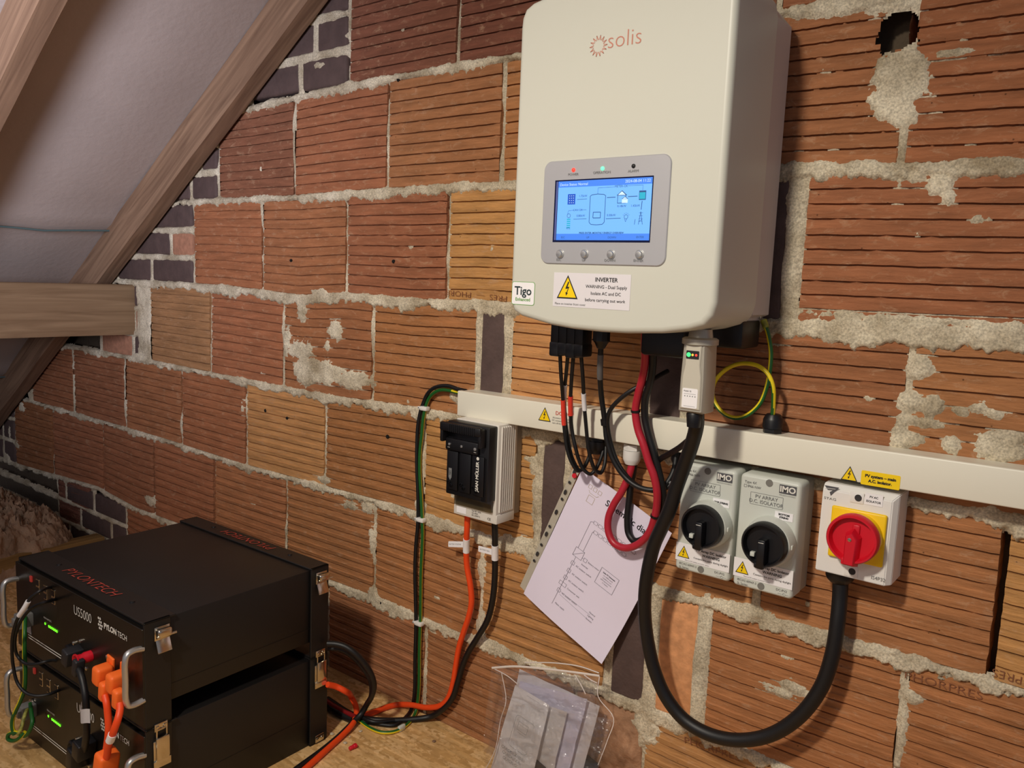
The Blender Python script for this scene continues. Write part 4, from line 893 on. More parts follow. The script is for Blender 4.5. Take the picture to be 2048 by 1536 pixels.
# ================================================================ DC ISOLATORS
def dc_isolator(x0, x1, z0, z1, label, kx, kz, tagtext):
    cx = (x0+x1)/2; t = thing('solar_isolator', label, 'isolator switch', (cx, 0, ZF+z0), 0, 'grey isolators below the trunking'); w2 = (x1-x0)/2; h = z1-z0
    bm = bmesh.new(); plate(bm, rrect(-w2+.001, .001, w2-.001, h-.001, .006, 5), [(0, .0), (0, -.030)]); from_bm('back_box', bm, M_GREY2, t)
    bm = bmesh.new(); plate(bm, rrect(-w2, 0, w2, h, .007, 5), [(0, -.030), (0, -.060), (.0015, -.064), (.0042, -.066)]); from_bm('cover', bm, M_GREY, t, angle=50)
    bm = bmesh.new()
    for zz_ in (.004, h-.004):
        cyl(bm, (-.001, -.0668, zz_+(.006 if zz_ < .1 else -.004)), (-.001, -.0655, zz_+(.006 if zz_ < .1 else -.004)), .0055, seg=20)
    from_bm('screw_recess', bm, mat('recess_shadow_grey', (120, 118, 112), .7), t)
    bm = bmesh.new(); kc = (kx-cx, 0, kz-z0); rings(bm, [(.0385, 0), (.0377, .012), (.0355, .020), (.034, .020)], (kc[0], -.066, kc[2]), (0, -1, 0), 48)
    bx(bm, (kc[0]+.032, -.082, kc[2]-.003), (kc[0]+.0385, -.076, kc[2]+.004), .001); from_bm('dial_collar', bm, M_GREY, t, angle=40)
    bm = bmesh.new(); c3 = (kc[0], -.084, kc[2]); rings(bm, [(.0325, 0), (.0340, .002), (.0340, .014), (.0320, .0175), (.0300, .0175), (.0280, .007), (.001, .007)], c3, (0, -1, 0), 48)
    bx(bm, (kc[0]-.0062, -.107, kc[2]-.036), (kc[0]+.0062, -.090, kc[2]+.010), .003); bx(bm, (kc[0]-.0105, -.104, kc[2]-.0365), (kc[0]+.0045, -.088, kc[2]-.027), .003)
    from_bm('rotary_knob', bm, M_BLACK, t, angle=35)
    pr = Print((0, -.1072, 0)); pr.rect(kc[0]-.004, kc[2]+.005, kc[0]+.004, kc[2]+.0058, M_WINK); pr.build('pointer_mark', t)
    bm = bmesh.new(); bx(bm, (kc[0]-.0195, -.0975, kc[2]-.0215), (kc[0]-.0125, -.090, kc[2]-.0145), .001); from_bm('lock_tab', bm, M_GREY, t)
    pr = Print((0, -.0662, 0)); pr.text('Type 4X', -w2+.008, h-.012, .0055, M_GINK, 'LEFT'); pr.box(-w2+.0075, h-.0205, -w2+.0115, h-.0165, .0004, M_GINK); pr.text('IP66 NW', -w2+.013, h-.0185, .0055, M_GINK, 'LEFT'); pr.flush('rating_lettering', t)
    pr.rect(w2-.0325, h-.0200, w2-.0065, h-.0065, mat('dark_grey_logo', (84, 84, 88), .5)); pr.text('IMO', w2-.0195, h-.0135, .0125, M_WINK, lift=.0010, bold=.0004, wx=1.05); pr.text('PRECISION CONTROLS', w2-.0195, h-.0225, .0024, M_GINK); pr.flush('brand_plate', t, 'dark grey plate with white letters')
    pr.box(-w2+.019, h-.0450, w2-.0255, h-.0265, .0004, M_GINK); pr.text('PV ARRAY', -.0035, h-.0320, .0078, M_GINK); pr.text('D.C. ISOLATOR', -.0035, h-.0398, .0078, M_GINK); pr.flush('title_lettering', t)
    pr.slab(w2-.036, h-.0610, w2-.0085, h-.0485, M_PAPER, .0005)
    for i, s_ in enumerate(tagtext): pr.text(s_, w2-.022, h-.0547-(i-(len(tagtext)-1)/2)*.0045, .0040, M_INK, lift=.0010, bold=.0002)
    pr.flush('string_tag', t, 'small white typed tag')
    pr.slab(-w2+.0008, .0165, w2-.0008, .0465, M_PAPER, .0004)
    pr.warn(-w2+.0150, .0225, .0200, .0008); pr.text('PV Array DC Isolator', .015, .0405, .0058, M_INK, lift=.0010, bold=.0001); pr.text('WARNING', .015, .0335, .0062, M_INK, lift=.0010, bold=.0001); pr.text('Contains live parts during daylight', .015, .0265, .0043, M_INK, lift=.0010); pr.text('Place on DC isolator as inverter isolator', -.008, .0193, .0026, M_GINK, lift=.0010)
    pr.flush('warning_sticker', t, 'white sticker with yellow triangle')
    pr.text('IEC/AS 60947-3', -w2+.008, .0120, .0048, M_GINK, 'LEFT'); pr.text('SL Series', -w2+.008, .0062, .0048, M_GINK, 'LEFT'); pr.flush('standard_lettering', t); pr.text('DC-PV2', w2-.008, .0120, .0050, M_GINK, 'RIGHT'); pr.path([(w2-.022, .0065), (w2-.015, .0065), (w2-.012, .0085)], .0003, M_GINK); pr.ring(w2-.012, .0065, .0018, .0003, M_GINK); pr.line(w2-.010, .0065, w2-.005, .0065, .0003, M_GINK)
    pr.build('model_lettering', t); return t
dc_isolator(-.578, -.483, -.8815, -.7005, 'grey isolator with black rotary knob, behind the thick black cable', -.5225, -.792, ['TOP STRING'])
dc_isolator(-.4775, -.3825, -.8825, -.7010, 'grey isolator with black rotary knob, next to the red and yellow switch', -.4215, -.797, ['BOTTOM', 'STRING'])

# ================================================================ AC ISOLATOR
AX0, AX1, AZ0, AZ1 = -.3535, -.2500, -.8265, -.6950
ac = thing('rotary_isolator', 'white isolator box with red handle on yellow plate', 'isolator switch', ((AX0+AX1)/2, 0, ZF+AZ0)); w2 = (AX1-AX0)/2; h = AZ1-AZ0
bm = bmesh.new(); V8 = {}
pts = [(-w2, 0), (w2, 0), (w2, h-.004), (w2-.0, h-.0), (-w2, h), (-w2, h)]
bmc = [(-w2, 0), (w2, 0), (w2, h), (-w2, h)]
ringsA = []
for y, p in [(0, [(-w2, 0), (w2, 0), (w2, h), (-w2, h)]), (-.052, [(-w2, 0), (w2, 0), (w2, h), (-w2, h)]), (-.062, [(-w2, 0), (w2-.007, 0), (w2-.007, h-.0085), (-w2+.001, h-.0085)])]:
    ringsA.append([bm.verts.new((a_, y, b_)) for a_, b_ in p])
for a_, b_ in zip(ringsA[:-1], ringsA[1:]):
    for i in range(4): bm.faces.new((a_[i], a_[(i+1) % 4], b_[(i+1) % 4], b_[i]))
bm.faces.new(ringsA[-1]); bm.faces.new(list(reversed(ringsA[0]))); bmesh.ops.recalc_face_normals(bm, faces=bm.faces[:])
bmesh.ops.bevel(bm, geom=bm.edges[:], offset=.0012, segments=2, affect='EDGES'); from_bm('enclosure', bm, M_WPL, ac, angle=25)
px_ = lambda u, v, d: (W(u, v, d)[0]-(AX0+AX1)/2, W(u, v, d)[2]-ZF-AZ0)
bm = bmesh.new()
for u, v in [(1716.5, 996), (1704, 1143)]:
    x, z = px_(u, v, .062); bx(bm, (x-.011, -.0632, z-.008), (x+.008, -.0612, z+.008), .001)
from_bm('screw_boss', bm, M_WPL, ac)
bm = bmesh.new()
for u, v in [(1716.5, 996), (1704, 1143)]:
    x, z = px_(u, v, .063); rings(bm, [(.0050, 0), (.0048, .0006), (.002, .0003)], (x, -.0632, z), (0, -1, 0), 22)
from_bm('screw_hole', bm, mat('hole_dark', (46, 44, 46), .7), ac)
kx, kz = px_(1701, 1081, .10); 
bm = bmesh.new(); bx(bm, (kx-.0385, -.068, kz-.0395), (kx+.0370, -.062, kz+.0365), .0028, 3); cyl(bm, (kx+.001, -.067, kz), (kx+.001, -.082, kz), .0335, seg=48); from_bm('yellow_plate', bm, M_YPL, ac, angle=30)
bm = bmesh.new(); rings(bm, [(.033, 0), (.0352, .002), (.0352, .014), (.0335, .0165), (.0310, .0165), (.0285, .006), (.001, .006)], (kx, -.080, kz), (0, -1, 0), 56)
hp = [(-.0075, -.0365), (.0065, -.0365), (.0085, .002), (.001, .0115), (-.0075, .005)]
plate(bm, [(kx+a_, kz+b_) for a_, b_ in hp], [(-.003, -.086), (0, -.100), (.0015, -.1015)]); bx(bm, (kx-.0115, -.098, kz-.0375), (kx+.0045, -.082, kz-.0275), .002)
bx(bm, (kx-.002, -.0885, kz+.004), (kx+.008, -.085, kz+.0205), .002)
from_bm('red_handle', bm, M_RED, ac, angle=35)
bm = bmesh.new(); rings(bm, [(.0026, 0), (.0026, .001), (.001, .0014)], (kx-.001, -.1012, kz+.001), (0, -1, 0), 14); from_bm('handle_screw', bm, M_CHROME, ac)
pr = Print((0, -.0622, 0)); x, z = px_(1661, 983, .062)
pr.poly([(x-.009, z+.008), (x+.012, z+.008), (x+.001, z-.006), (x-.001, z-.001), (x+.004, z+.003), (x-.004, z+.002)], mat('dark_grey_logo', (84, 84, 88), .5)); pr.line(x-.008, z+.004, x+.007, z+.005, .0006, M_WPL, .0008); pr.text('STAG', x+.0005, z-.0105, .0048, M_GINK, wx=1.5); pr.flush('logo', ac)
x, z = px_(1750, 1000, .062); pr.slab(x-.0135, z-.0085, x+.0105, z+.0085, M_PAPER, .0005); pr.text('PV AC', x-.0015, z+.0032, .0042, M_INK, bold=.0001); pr.text('ISOLATOR', x-.0015, z-.0032, .0042, M_INK, bold=.0001); pr.flush('typed_tag', ac)
x, z = px_(1758, 1158, .062); pr.text('IS4P32', x-.001, z, .0072, M_GINK); pr.build('model_lettering', ac)
bm = bmesh.new(); x, z = px_(1680, 1150, .032); rings(bm, [(.0205, 0), (.0205, .012), (.019, .016), (.0140, .021), (.0125, .022)], (x, -.032, .001), (0, 0, -1), 14); from_bm('cable_gland', bm, M_BLACK, ac, angle=30)

# ================================================================ CABLES
def wp(L): return [W(u, v, d) for u, v, d in L]
# solar leads
SG = 'thin solar leads from the inverter plugs'
MTX = mat('red_sleeve', (226, 60, 44), .5); MTW = mat('white_sleeve', (232, 230, 234), .5)
cable('solar_lead', 'leftmost thin black solar lead, with a red sleeve', wp([(1120, 708, .12), (1122, 750, .11), (1126, 800, .09), (1128, 850, .08), (1135, 901, .075), (1145, 928, .07), (1156, 942, .062), (1167, 936, .05), (1177, 917, .036), (1181, 893, .025)]), .0033, M_RUBBER, [('red_sleeve', W(1127, 822, .085), 4, .0009, MTX)], group=SG)
cable('solar_lead', 'thin black solar lead crossing behind its left neighbour, with a white sleeve', wp([(1136, 708, .12), (1132, 750, .10), (1128.5, 790, .085), (1131, 840, .072), (1137, 885, .068), (1146, 920, .062), (1160, 941, .054), (1173, 925, .04), (1185, 893, .025)]), .0033, M_RUBBER, [('white_sleeve', W(1129, 786, .087), 3, .0009, MTW)], group=SG)
cable('solar_lead', 'second black solar lead from the right, with a red sleeve', wp([(1147, 710, .12), (1143, 760, .105), (1141, 812, .09), (1144, 860, .08), (1151, 895, .078), (1158, 920, .072), (1168, 940, .066), (1181, 948, .058), (1193, 936, .048), (1203, 913, .034), (1208, 893, .025)]), .0033, M_RUBBER, [('red_sleeve', W(1141.5, 814, .09), 3, .0011, MTX)], group=SG)
cable('solar_lead', 'rightmost thin black solar lead, with a white sleeve', wp([(1162, 708, .12), (1166, 760, .105), (1168, 803, .09), (1172, 850, .08), (1176, 890, .074), (1182, 920, .068), (1191, 940, .060), (1201, 946, .05), (1209, 930, .038), (1212, 893, .025)]), .0033, M_RUBBER, [('white_sleeve', W(1168, 803, .09), 3, .0009, MTW)], group=SG)
# signal cables
bundle = [(1210, 845, .078), (1214, 881, .074), (1227, 920, .07), (1249, 953, .066), (1275, 973, .064), (1304, 980, .060), (1324, 975, .050), (1338, 960, .042), (1348, 938, .034), (1353, 905, .026)]
cable('signal_cable', 'black signal cable dropping from the small gland under the inverter', wp([(1202, 690, .12), (1200, 740, .11), (1202, 785, .09)]+bundle), .0046, M_RUBBER, [('clear_sleeve', W(1201, 735, .11), 4, .0006, mat('grey_sleeve', (96, 96, 98), .4)), ('cable_tie', W(1210, 845, .078), 1, .0028, M_BLACK)], cat='cable')
b2 = [(u+7, v+2, d-.004) for u, v, d in bundle[1:]]
cable('braided_lead', 'thin braided black lead curving over the red battery cable', wp([(1335, 742, .02), (1322, 749, .04), (1293, 766, .07), (1266, 779, .085), (1240, 798, .088), (1222, 818, .086), (1215, 838, .082)]+b2), .0038, M_RUBBER, [('cable_tie', W(1336, 962, .04), 1, .004, M_BLACK)], cat='cable')
# battery cables at the inverter
cable('battery_cable', 'thick red battery cable looping in front of the pinned paper', wp([(1290, 655, .11), (1290, 690, .11), (1290, 725, .10), (1284, 760, .09), (1276, 790, .082), (1271, 822, .076), (1276, 858, .074), (1287, 889, .074), (1298, 925, .072), (1308, 952, .070), (1314, 982, .066), (1314, 1008, .060), (1310, 1032, .055), (1299, 1064, .05), (1277, 1088, .048), (1250, 1096, .046), (1228, 1086, .045), (1217, 1063, .044), (1217, 1036, .043), (1227, 1010, .042), (1243, 984, .040), (1256, 956, .036), (1264, 928, .032), (1266, 895, .030)]), .0066, M_REDC, [('cable_tie', W(1272, 824, .076), 0, .0014, M_BLACK), ('cable_tie', W(1310, 1032, .055), 0, .0014, M_BLACK)], cat='cable', seg=18)
cable('battery_cable', 'thick black battery cable running alongside the red one', wp([(1303, 655, .11), (1305, 690, .105), (1306, 725, .095), (1300, 765, .085), (1290, 800, .076), (1290, 835, .070), (1297, 868, .068), (1307, 902, .066), (1316, 938, .062), (1323, 968, .058), (1327, 1002, .050), (1320, 1036, .042), (1306, 1062, .036), (1285, 1079, .032), (1269, 1082, .030), (1258, 1068, .028), (1255, 1040, .028), (1258, 1005, .028), (1262, 968, .028), (1268, 930, .028), (1270, 895, .028)]), .0062, M_RUBBER, cat='cable', seg=18)
# heavy AC cable
cable('mains_cable', 'very thick black cable hanging in a wide U between inverter and red switch', wp([(1393, 815, .162), (1393, 850, .150), (1385, 884, .135), (1371, 925, .120), (1354, 972, .112), (1340, 1017, .108), (1323, 1056, .104), (1308, 1090, .100), (1296, 1140, .095), (1290, 1185, .088), (1290, 1235, .080), (1297, 1290, .074), (1309, 1340, .070), (1331, 1392, .066), (1366, 1437, .062), (1412, 1466, .060), (1472, 1480, .058), (1537, 1471, .055), (1597, 1434, .052), (1642, 1375, .048), (1664, 1312, .044), (1675, 1245, .040), (1680, 1190, .034), (1681, 1145, .032)]), .0112, M_RUBBER, cat='cable', seg=28)
cable('strap_lead', 'short flat black lead crossing behind the very thick cable', wp([(1402, 842, .150), (1388, 868, .135), (1362, 893, .100), (1338, 908, .075), (1318, 920, .060), (1308, 932, .050)]), .0050, M_RUBBER, flat=.5)
# earth wire on the right
cable('earth_wire', 'yellow and green earth wire looped right of the inverter', wp([(1527, 640, .03), (1537, 672, .032), (1542, 707, .034), (1539, 746, .036), (1532, 779, .038), (1520, 807, .040), (1498, 828, .040), (1475, 836, .040), (1452, 830, .040), (1433, 811, .038), (1425, 786, .036), (1430, 763, .036), (1448, 742, .036), (1471, 729.5, .038), (1495, 727, .042), (1520, 734, .048), (1537, 750, .050), (1546, 773, .048), (1547, 805, .040), (1544.5, 842, .026)]), .0034, None, [('lug_sleeve', W(1526, 641, .03), 4, .0016, mat('striped_sleeve', (150, 150, 50), .5, var=.5, vscale=130))], stripe=lambda t: .48+(0 if t < .5 else (t-.5)*1.35), seg=16)
bm = bmesh.new(); p_ = W(1519.5, 614, .034); cyl(bm, (0, 0, 0), (0, -.006, 0), .0052, seg=6); bx(bm, (-.0035, -.004, -.018), (.0045, -.001, .001), .0006); tag(from_bm('earth_bolt', bm, M_CHROME, None, (p_[0], -.034, p_[2])), 'small steel bolt and lug on the inverter side', 'bolt')
# pair running down from the trunking end
LB = [(932, 782, .025), (915, 778, .022), (898, 772, .018), (882, 772, .016), (866, 777, .014), (855, 788, .012), (848, 803, .010), (841, 824, .010), (836, 852, .010), (834, 892, .010), (834, 939, .010), (836, 986, .010), (836, 1045, .010), (832, 1090, .010), (830, 1140, .010), (831, 1195, .010), (832, 1245, .010), (830, 1320, .010), (829, 1385, .010), (824, 1415, .012), (812, 1434, .02), (790, 1450, .03), (755, 1448, .03), (721, 1441, .03), (690, 1430, .03), (655, 1415, .03)]
LG = [(932, 787, .022), (915, 785, .018), (898, 781, .016), (882, 780, .014), (868, 786, .012), (858, 797, .010), (852, 812, .010), (847, 835, .010), (843.5, 870, .010), (840, 904, .010), (839.5, 945, .010), (842, 990, .010), (844.5, 1040, .010), (845, 1075, .010), (842, 1145, .010), (841, 1232, .010), (839, 1295, .010), (838, 1370, .010), (835, 1405, .010), (830, 1428, .02), (813, 1450, .03), (790, 1463, .03), (765, 1465, .03), (742, 1457, .03), (717, 1440, .03), (698, 1429, .03), (671, 1415, .03), (655, 1409, .03)]
cable('black_wire', 'slim black wire running down the wall from the trunking end', [WX(u, v, d, .005) for u, v, d in LB], .0042, M_RUBBER)
cable('earth_wire', 'green and yellow earth wire running down beside the slim black wire', [WX(u, v, d, .005) for u, v, d in LG], .0037, None, stripe=lambda t: .50 if t < .06 else (.26 if t < .90 else .05), seg=16)
for i, (u, v) in enumerate([(849, 817), (842, 1040), (838, 1247)]):
    p_ = W(u, v, .012); bm = bmesh.new(); bx(bm, (-.0125, -.006, -.0048), (.0085, .008, .0048), .003); bx(bm, (-.018, -.006, -.002), (-.011, .006, .004), .002, mi=1); 
    tag(from_bm('cable_clip', bm, [M_WPL, M_BLACK], None, (p_[0]+.002, -.012, p_[2])), ['white clip at the top bend of the wall wires', 'white clip halfway down the wall wires', 'lowest white clip on the wall wires'][i], 'clip', 'white clips on the wall wires')
p_ = WF(803, 1456, .006); bm = bmesh.new(); bx(bm, (-.004, -.009, -.006), (.004, .009, .006), .002); tag(from_bm('cable_tag', bm, M_GREY, None, (p_[0], p_[1], .0065)), 'small pale tag on the green wire on the floor', 'tag')
# orange and black cables from the disconnector
OR = [(935, 1030, .05), (934, 1060, .045), (932.5, 1095, .035), (934, 1132, .028), (941, 1172, .024), (943, 1205, .022), (937, 1235, .020), (928, 1262, .018), (918, 1295, .016), (912, 1330, .015), (907, 1362, .015), (897, 1395, .015), (881, 1411, .015), (852, 1415, .016), (823, 1410, .018), (794, 1409.5, .02), (771, 1415, .03), (752, 1423, .03), (736, 1428, .03), (715, 1432, .03), (690, 1425, .03), (655, 1412, .03)]
BK = [(989, 1040, .05), (990, 1070, .045), (990, 1110, .036), (990, 1145, .030), (986, 1195, .026), (975, 1240, .022), (955, 1275, .020), (937, 1304, .018), (925, 1332, .016), (916, 1363, .016), (906, 1394, .016), (887, 1417, .016), (862, 1433, .018), (823, 1439, .03), (775, 1441, .03), (727, 1437, .03), (700, 1427, .03), (655, 1398, .03)]
o1, path1 = cable('orange_power_cable', 'orange cable coming down from the disconnector to the floor', [WX(u, v, d, .0068) for u, v, d in OR], .0062, M_ORANGE, [('wrapped_tag', W(932.5, 1089, .036), 3, .0008, M_PAPER)], seg=18)
o2, path2 = cable('black_power_cable', 'thick black cable coming down from the disconnector to the floor', [WX(u, v, d, .0068) for u, v, d in BK], .0064, M_RUBBER, [('wrapped_tag', W(990, 1106, .037), 3, .0008, M_PAPER)], seg=18)
def flag(parent, u0, v0, u1, v1, hgt, d):
    a_, b_ = W(u0, v0, d), W(u1, v1, d); U_ = Vector(b_-a_); wd_ = U_.length; pr = Print(Vector(a_)-parent.location, U_, (0, 0, 1)); pr.slab(0, -hgt/2, wd_, hgt/2, M_PAPER, .0006, .002); pr.text('BATTERY POSITIVE' if u0 < 920 else 'BATTERY NEG', wd_*.42, 0, .0040, M_GINK, lift=.0009); pr.build('tag_flag', parent)
flag(o1, 897, 1088, 930, 1089, .0125, .036); flag(o2, 957, 1097, 988, 1105, .0125, .037)
OR2 = [(655, 1369, .2), (672, 1374, .2), (688, 1382, .2), (702, 1394, .2), (711, 1411, .2), (713, 1428, .2), (705, 1448, .2), (684, 1471, .2), (659, 1494, .2), (636, 1515, .2), (610, 1538, .2), (590, 1556, .2)]
BK2 = [(655, 1287, .0), (672, 1288, 0), (690, 1293, 0), (708, 1305, 0), (727, 1325, 0), (742, 1348, 0), (748, 1371, 0), (744, 1390, 0), (733, 1410, 0), (723, 1427, 0), (705, 1446, 0), (682, 1469, 0), (659, 1489, 0), (640, 1504, 0), (600, 1533, 0), (575, 1552, 0)]
def depth_z(u, v, yd, zmin): p = W(u, v, yd); return p if p[2] > zmin else WF(u, v, zmin)
pts = [depth_z(655, 1369, .22, .02), depth_z(672, 1373, .20, .02), depth_z(690, 1382, .185, .03)]+[WF(u, v, z) for u, v, z in [(703, 1395, .040), (711, 1411, .028), (713, 1428, .018), (705, 1448, .012), (684, 1471, .0075), (659, 1494, .0066), (636, 1515, .0066), (610, 1538, .0066), (585, 1560, .0066)]]
cable('orange_power_cable', 'orange cable looping over the floor beside the black batteries', pts, .0062, M_ORANGE, seg=18)
BKD = [.22, .21, .20, .19, .175, .16, .15, .145]
pts = [W(u, v, d) for (u, v, _), d in zip(BK2[:8], BKD)]+[WF(u, v, z) for u, v, z in [(733, 1410, .045), (723, 1427, .024), (705, 1446, .012), (682, 1469, .0075), (659, 1489, .0066), (636, 1507, .0066), (600, 1533, .0066), (575, 1552, .0066)]]
cable('black_power_cable', 'black cable arching out behind the batteries and down to the floor', pts, .0062, M_RUBBER, seg=18)
pts = [W(655, 1297, .20), W(680, 1300, .18), W(702, 1312, .16), W(724, 1335, .14), W(740, 1362, .12), W(742, 1388, .11), WF(733, 1408, .03), WF(722, 1428, .016), WF(745, 1443, .0135), WF(790, 1441, .0075)]
cable('black_wire', 'thinner black cable lying inside the arch of the thicker one', pts, .0044, M_RUBBER)
pts = [WF(u, v, z) for u, v, z in [(650, 1400, .02), (668, 1412, .018), (690, 1424, .016), (712, 1434, .018)]]
cable('red_lead', 'dark red lead half hidden among the black cables on the floor', pts, .005, mat('dark_red_sheath', (130, 20, 24), .45))
pts = [WF(u, v, z) for u, v, z in [(646, 1402, .012), (668, 1420, .010), (690, 1433, .0075), (706, 1440, .0075)]]
cable('black_lead', 'thick black lead emerging low behind the batteries', pts, .0085, M_RUBBER)

# ================================================================ BATTERIES
BX_, BY_, BA = -1.2745, -.6085, .0206; BH, BW, BD = .1924, .4775, .398
Xb = np.array([math.cos(BA), math.sin(BA), 0]); Yb = np.array([-math.sin(BA), math.cos(BA), 0])
OB = np.array([BX_, BY_, 0]) - Xb*BW      # front left bottom corner
TOPZ = 2*BH
def FP(u, v, off=0.0):                     # world point on the battery front plane, off metres in front
    r = ray(u, v); O_ = OB - Yb*off; return CAM + r*(((O_-CAM)@Yb)/(r@Yb))
def FPz(a, b, off=0.0): return FP(a/1292*350, 1120+b/1536*416, off)
def rj(bm, x, z): bx(bm, (x-.007, -.0046, z-.0145), (x+.007, .002, z+.0145), .0006, 1)
def make_battery(z0, label, lower):
    t = thing('battery_module', label, 'battery', (*OB[:2], z0), BA, 'rack battery modules in the stack')
    bm = bmesh.new(); bx(bm, (.004, .006, .0), (BW-.005, BD-.004, BH-.004), .0015) if lower else bx(bm, (.004, .006, BH-.158), (BW-.005, BD-.004, BH-.004), .0015)
    bx(bm, (.004, .012, BH-.158+.030), (BW-.0045, BD-.01, BH-.158+.0305)); from_bm('case', bm, M_CASE, t, angle=30)
    bm = bmesh.new(); bx(bm, (-.009, -.003, .006), (BW+.0, .003, BH-.010), .0008, 1); from_bm('front_panel', bm, M_PANEL, t, angle=30)
    for (y0, y1, nm) in ((.0, .048, 'front_bracket'), (BD-.045, BD, 'rear_bracket')):
        bm = bmesh.new(); bx(bm, (BW-.004, y0, .001), (BW+.001, y1, BH), .001, 1); bx(bm, (-.001, y0, .001), (.004, y1, BH), .001, 1)
        bx(bm, (-.001, y0, BH-.004), (BW+.001, y1+(.010 if y0 == 0 else 0), BH), .001, 1); bx(bm, (-.001, y0, .0005), (BW+.001, y1, .005), .001, 1)
        from_bm(nm, bm, M_CASE, t, angle=30)
    if not lower:
        bm = bmesh.new()
        for x, y in ((.10, .034), (BW-.10, .034), (.10, BD-.02), (BW-.10, BD-.02)): rings(bm, [(.005, 0), (.0045, .0018), (.002, .0022)], (x, y, BH), (0, 0, 1), 14)
        from_bm('dimple_screw', bm, M_BLACK, t)
        pr = Print((.232, .030, BH+.0003), (1, 0, 0), (0, 1, 0)); pr.text('PYLONTECH', 0, 0, .030, M_DREDINK, shear=.25, bold=-.0003, wx=1.12); pr.build('front_brand_lettering', t)
        pr = Print((.235, BD-.022, BH+.0003), (-1, 0, 0), (0, -1, 0)); pr.text('PYLONTECH', 0, 0, .028, M_DREDINK, shear=.25, bold=-.0002, wx=1.12); pr.build('rear_brand_lettering', t)
    zt = BH
    pr = Print((0, -.0032, 0)); pr.text('US5000', .272, zt-.042, .026, M_WINK, wx=.82, bold=-.0003); pr.flush('model_lettering', t)
    for i, (a_, b_) in enumerate([(0, 0), (1, 0), (-.5, -1), (.5, -1), (1.5, -1), (0, -2), (1, -2), (-.5, 1), (.5, 1)][:9]): pr.disc(.336+a_*.006-.002, zt-.037+b_*.006, .0024, M_WINK)
    pr.text('PYLON', .350, zt-.040, .0145, M_WINK, 'LEFT', bold=.0005, wx=.95); pr.text('TECH', .397, zt-.0405, .0145, M_WINK, 'LEFT', wx=.88)
    pr.flush('brand_lettering', t)
    for dz_ in (0, .0055): pr.rect(.040, zt-.1520-dz_, .200, zt-.1500-dz_, M_WINK); pr.flush('white_stripe', t); pr.rect(.312, zt-.1520-dz_, .395, zt-.1500-dz_, M_WINK); pr.flush('white_stripe', t)
    pr.flush('white_stripe', t)
    pr.text('RUN ALM SOC', .130, zt-.093, .0050, M_WINK); pr.build('status_lettering', t)
    pr = Print((0, -.0032, 0)); pr.disc(.118, zt-.105, .0028, E_LIME); pr.disc(.106, zt-.105, .0022, M_BLACK)
    for i in range(6): pr.disc(.134+.0066*i, zt-.106, .0030, E_LIME)
    tag(pr.build('status_lights', t), 'row of green lights')
    bm = bmesh.new(); P3 = [(.092, -.036), (.124, -.040), (.157, -.040)]
    for x, z in P3: rj(bm, x, zt+z)
    from_bm('port_frame', bm, M_CHROME, t)
    bm = bmesh.new()
    for x, z in P3:
        for s_ in (-1, 1): bx(bm, (x-.005, -.0052, zt+z+s_*.0072-.0050), (x+.005, -.001, zt+z+s_*.0072+.0050))
    from_bm('port_socket', bm, M_BLACK, t)
    bm = bmesh.new(); bx(bm, (.060, -.006, zt-.034), (.068, -.002, zt-.022), .001); tag(from_bm('power_switch', bm, mat('red_switch', (200, 60, 50), .4, emit=.25), t), 'small red rocker switch')
    bm = bmesh.new(); bx(bm, (.040, -.030, zt-.126), (.066, -.002, zt-.098), .003); bx(bm, (.045, -.036, zt-.120), (.060, -.028, zt-.104), .002); from_bm('clip_connector', bm, mat('clear_grey_clip', (120, 120, 118), .25), t)
    pr = Print((0, -.0034, 0)); pr.slab(.034, zt-.147, .054, zt-.127, mat('grey_label', (170, 168, 176), .5), .0004); pr.build('small_label', t)
    # handles
    for xh in (.0, BW-.004):
        x_ = xh; path = catmull([(x_, .0, zt-.045), (x_, -.016, zt-.043), (x_, -.027, zt-.046), (x_, -.031, zt-.058), (x_, -.031, zt-.090), (x_, -.031, zt-.124), (x_, -.027, zt-.136), (x_, -.016, zt-.139), (x_, .0, zt-.137)], 6)
        link('carry_handle', tube_mesh('carry_handle', path, .0062, 14, flat=.8), M_ALU, t, angle=60)
    # socket cluster screws
    bm = bmesh.new()
    for x, z in [(.236, -.108), (.250, -.112), (.266, -.118), (.282, -.120), (.283, -.142), (.262, -.096), (.358, -.110), (.366, -.112), (.361, -.094)]: rings(bm, [(.0042, 0), (.0038, .003), (.0015, .0042)], (x, -.003, zt+z), (0, -1, 0), 12)
    from_bm('panel_screw', bm, M_CHROME, t)
    bm = bmesh.new(); rings(bm, [(.0150, 0), (.0150, .008), (.011, .010), (.008, .006), (.002, .006)], (.258, -.002, zt-.128), (0, -1, 0), 24); rings(bm, [(.0150, 0), (.0150, .008), (.011, .010), (.008, .006), (.002, .006)], (.225, -.002, zt-.128), (0, -1, 0), 24); from_bm('round_socket', bm, M_BLACK, t)
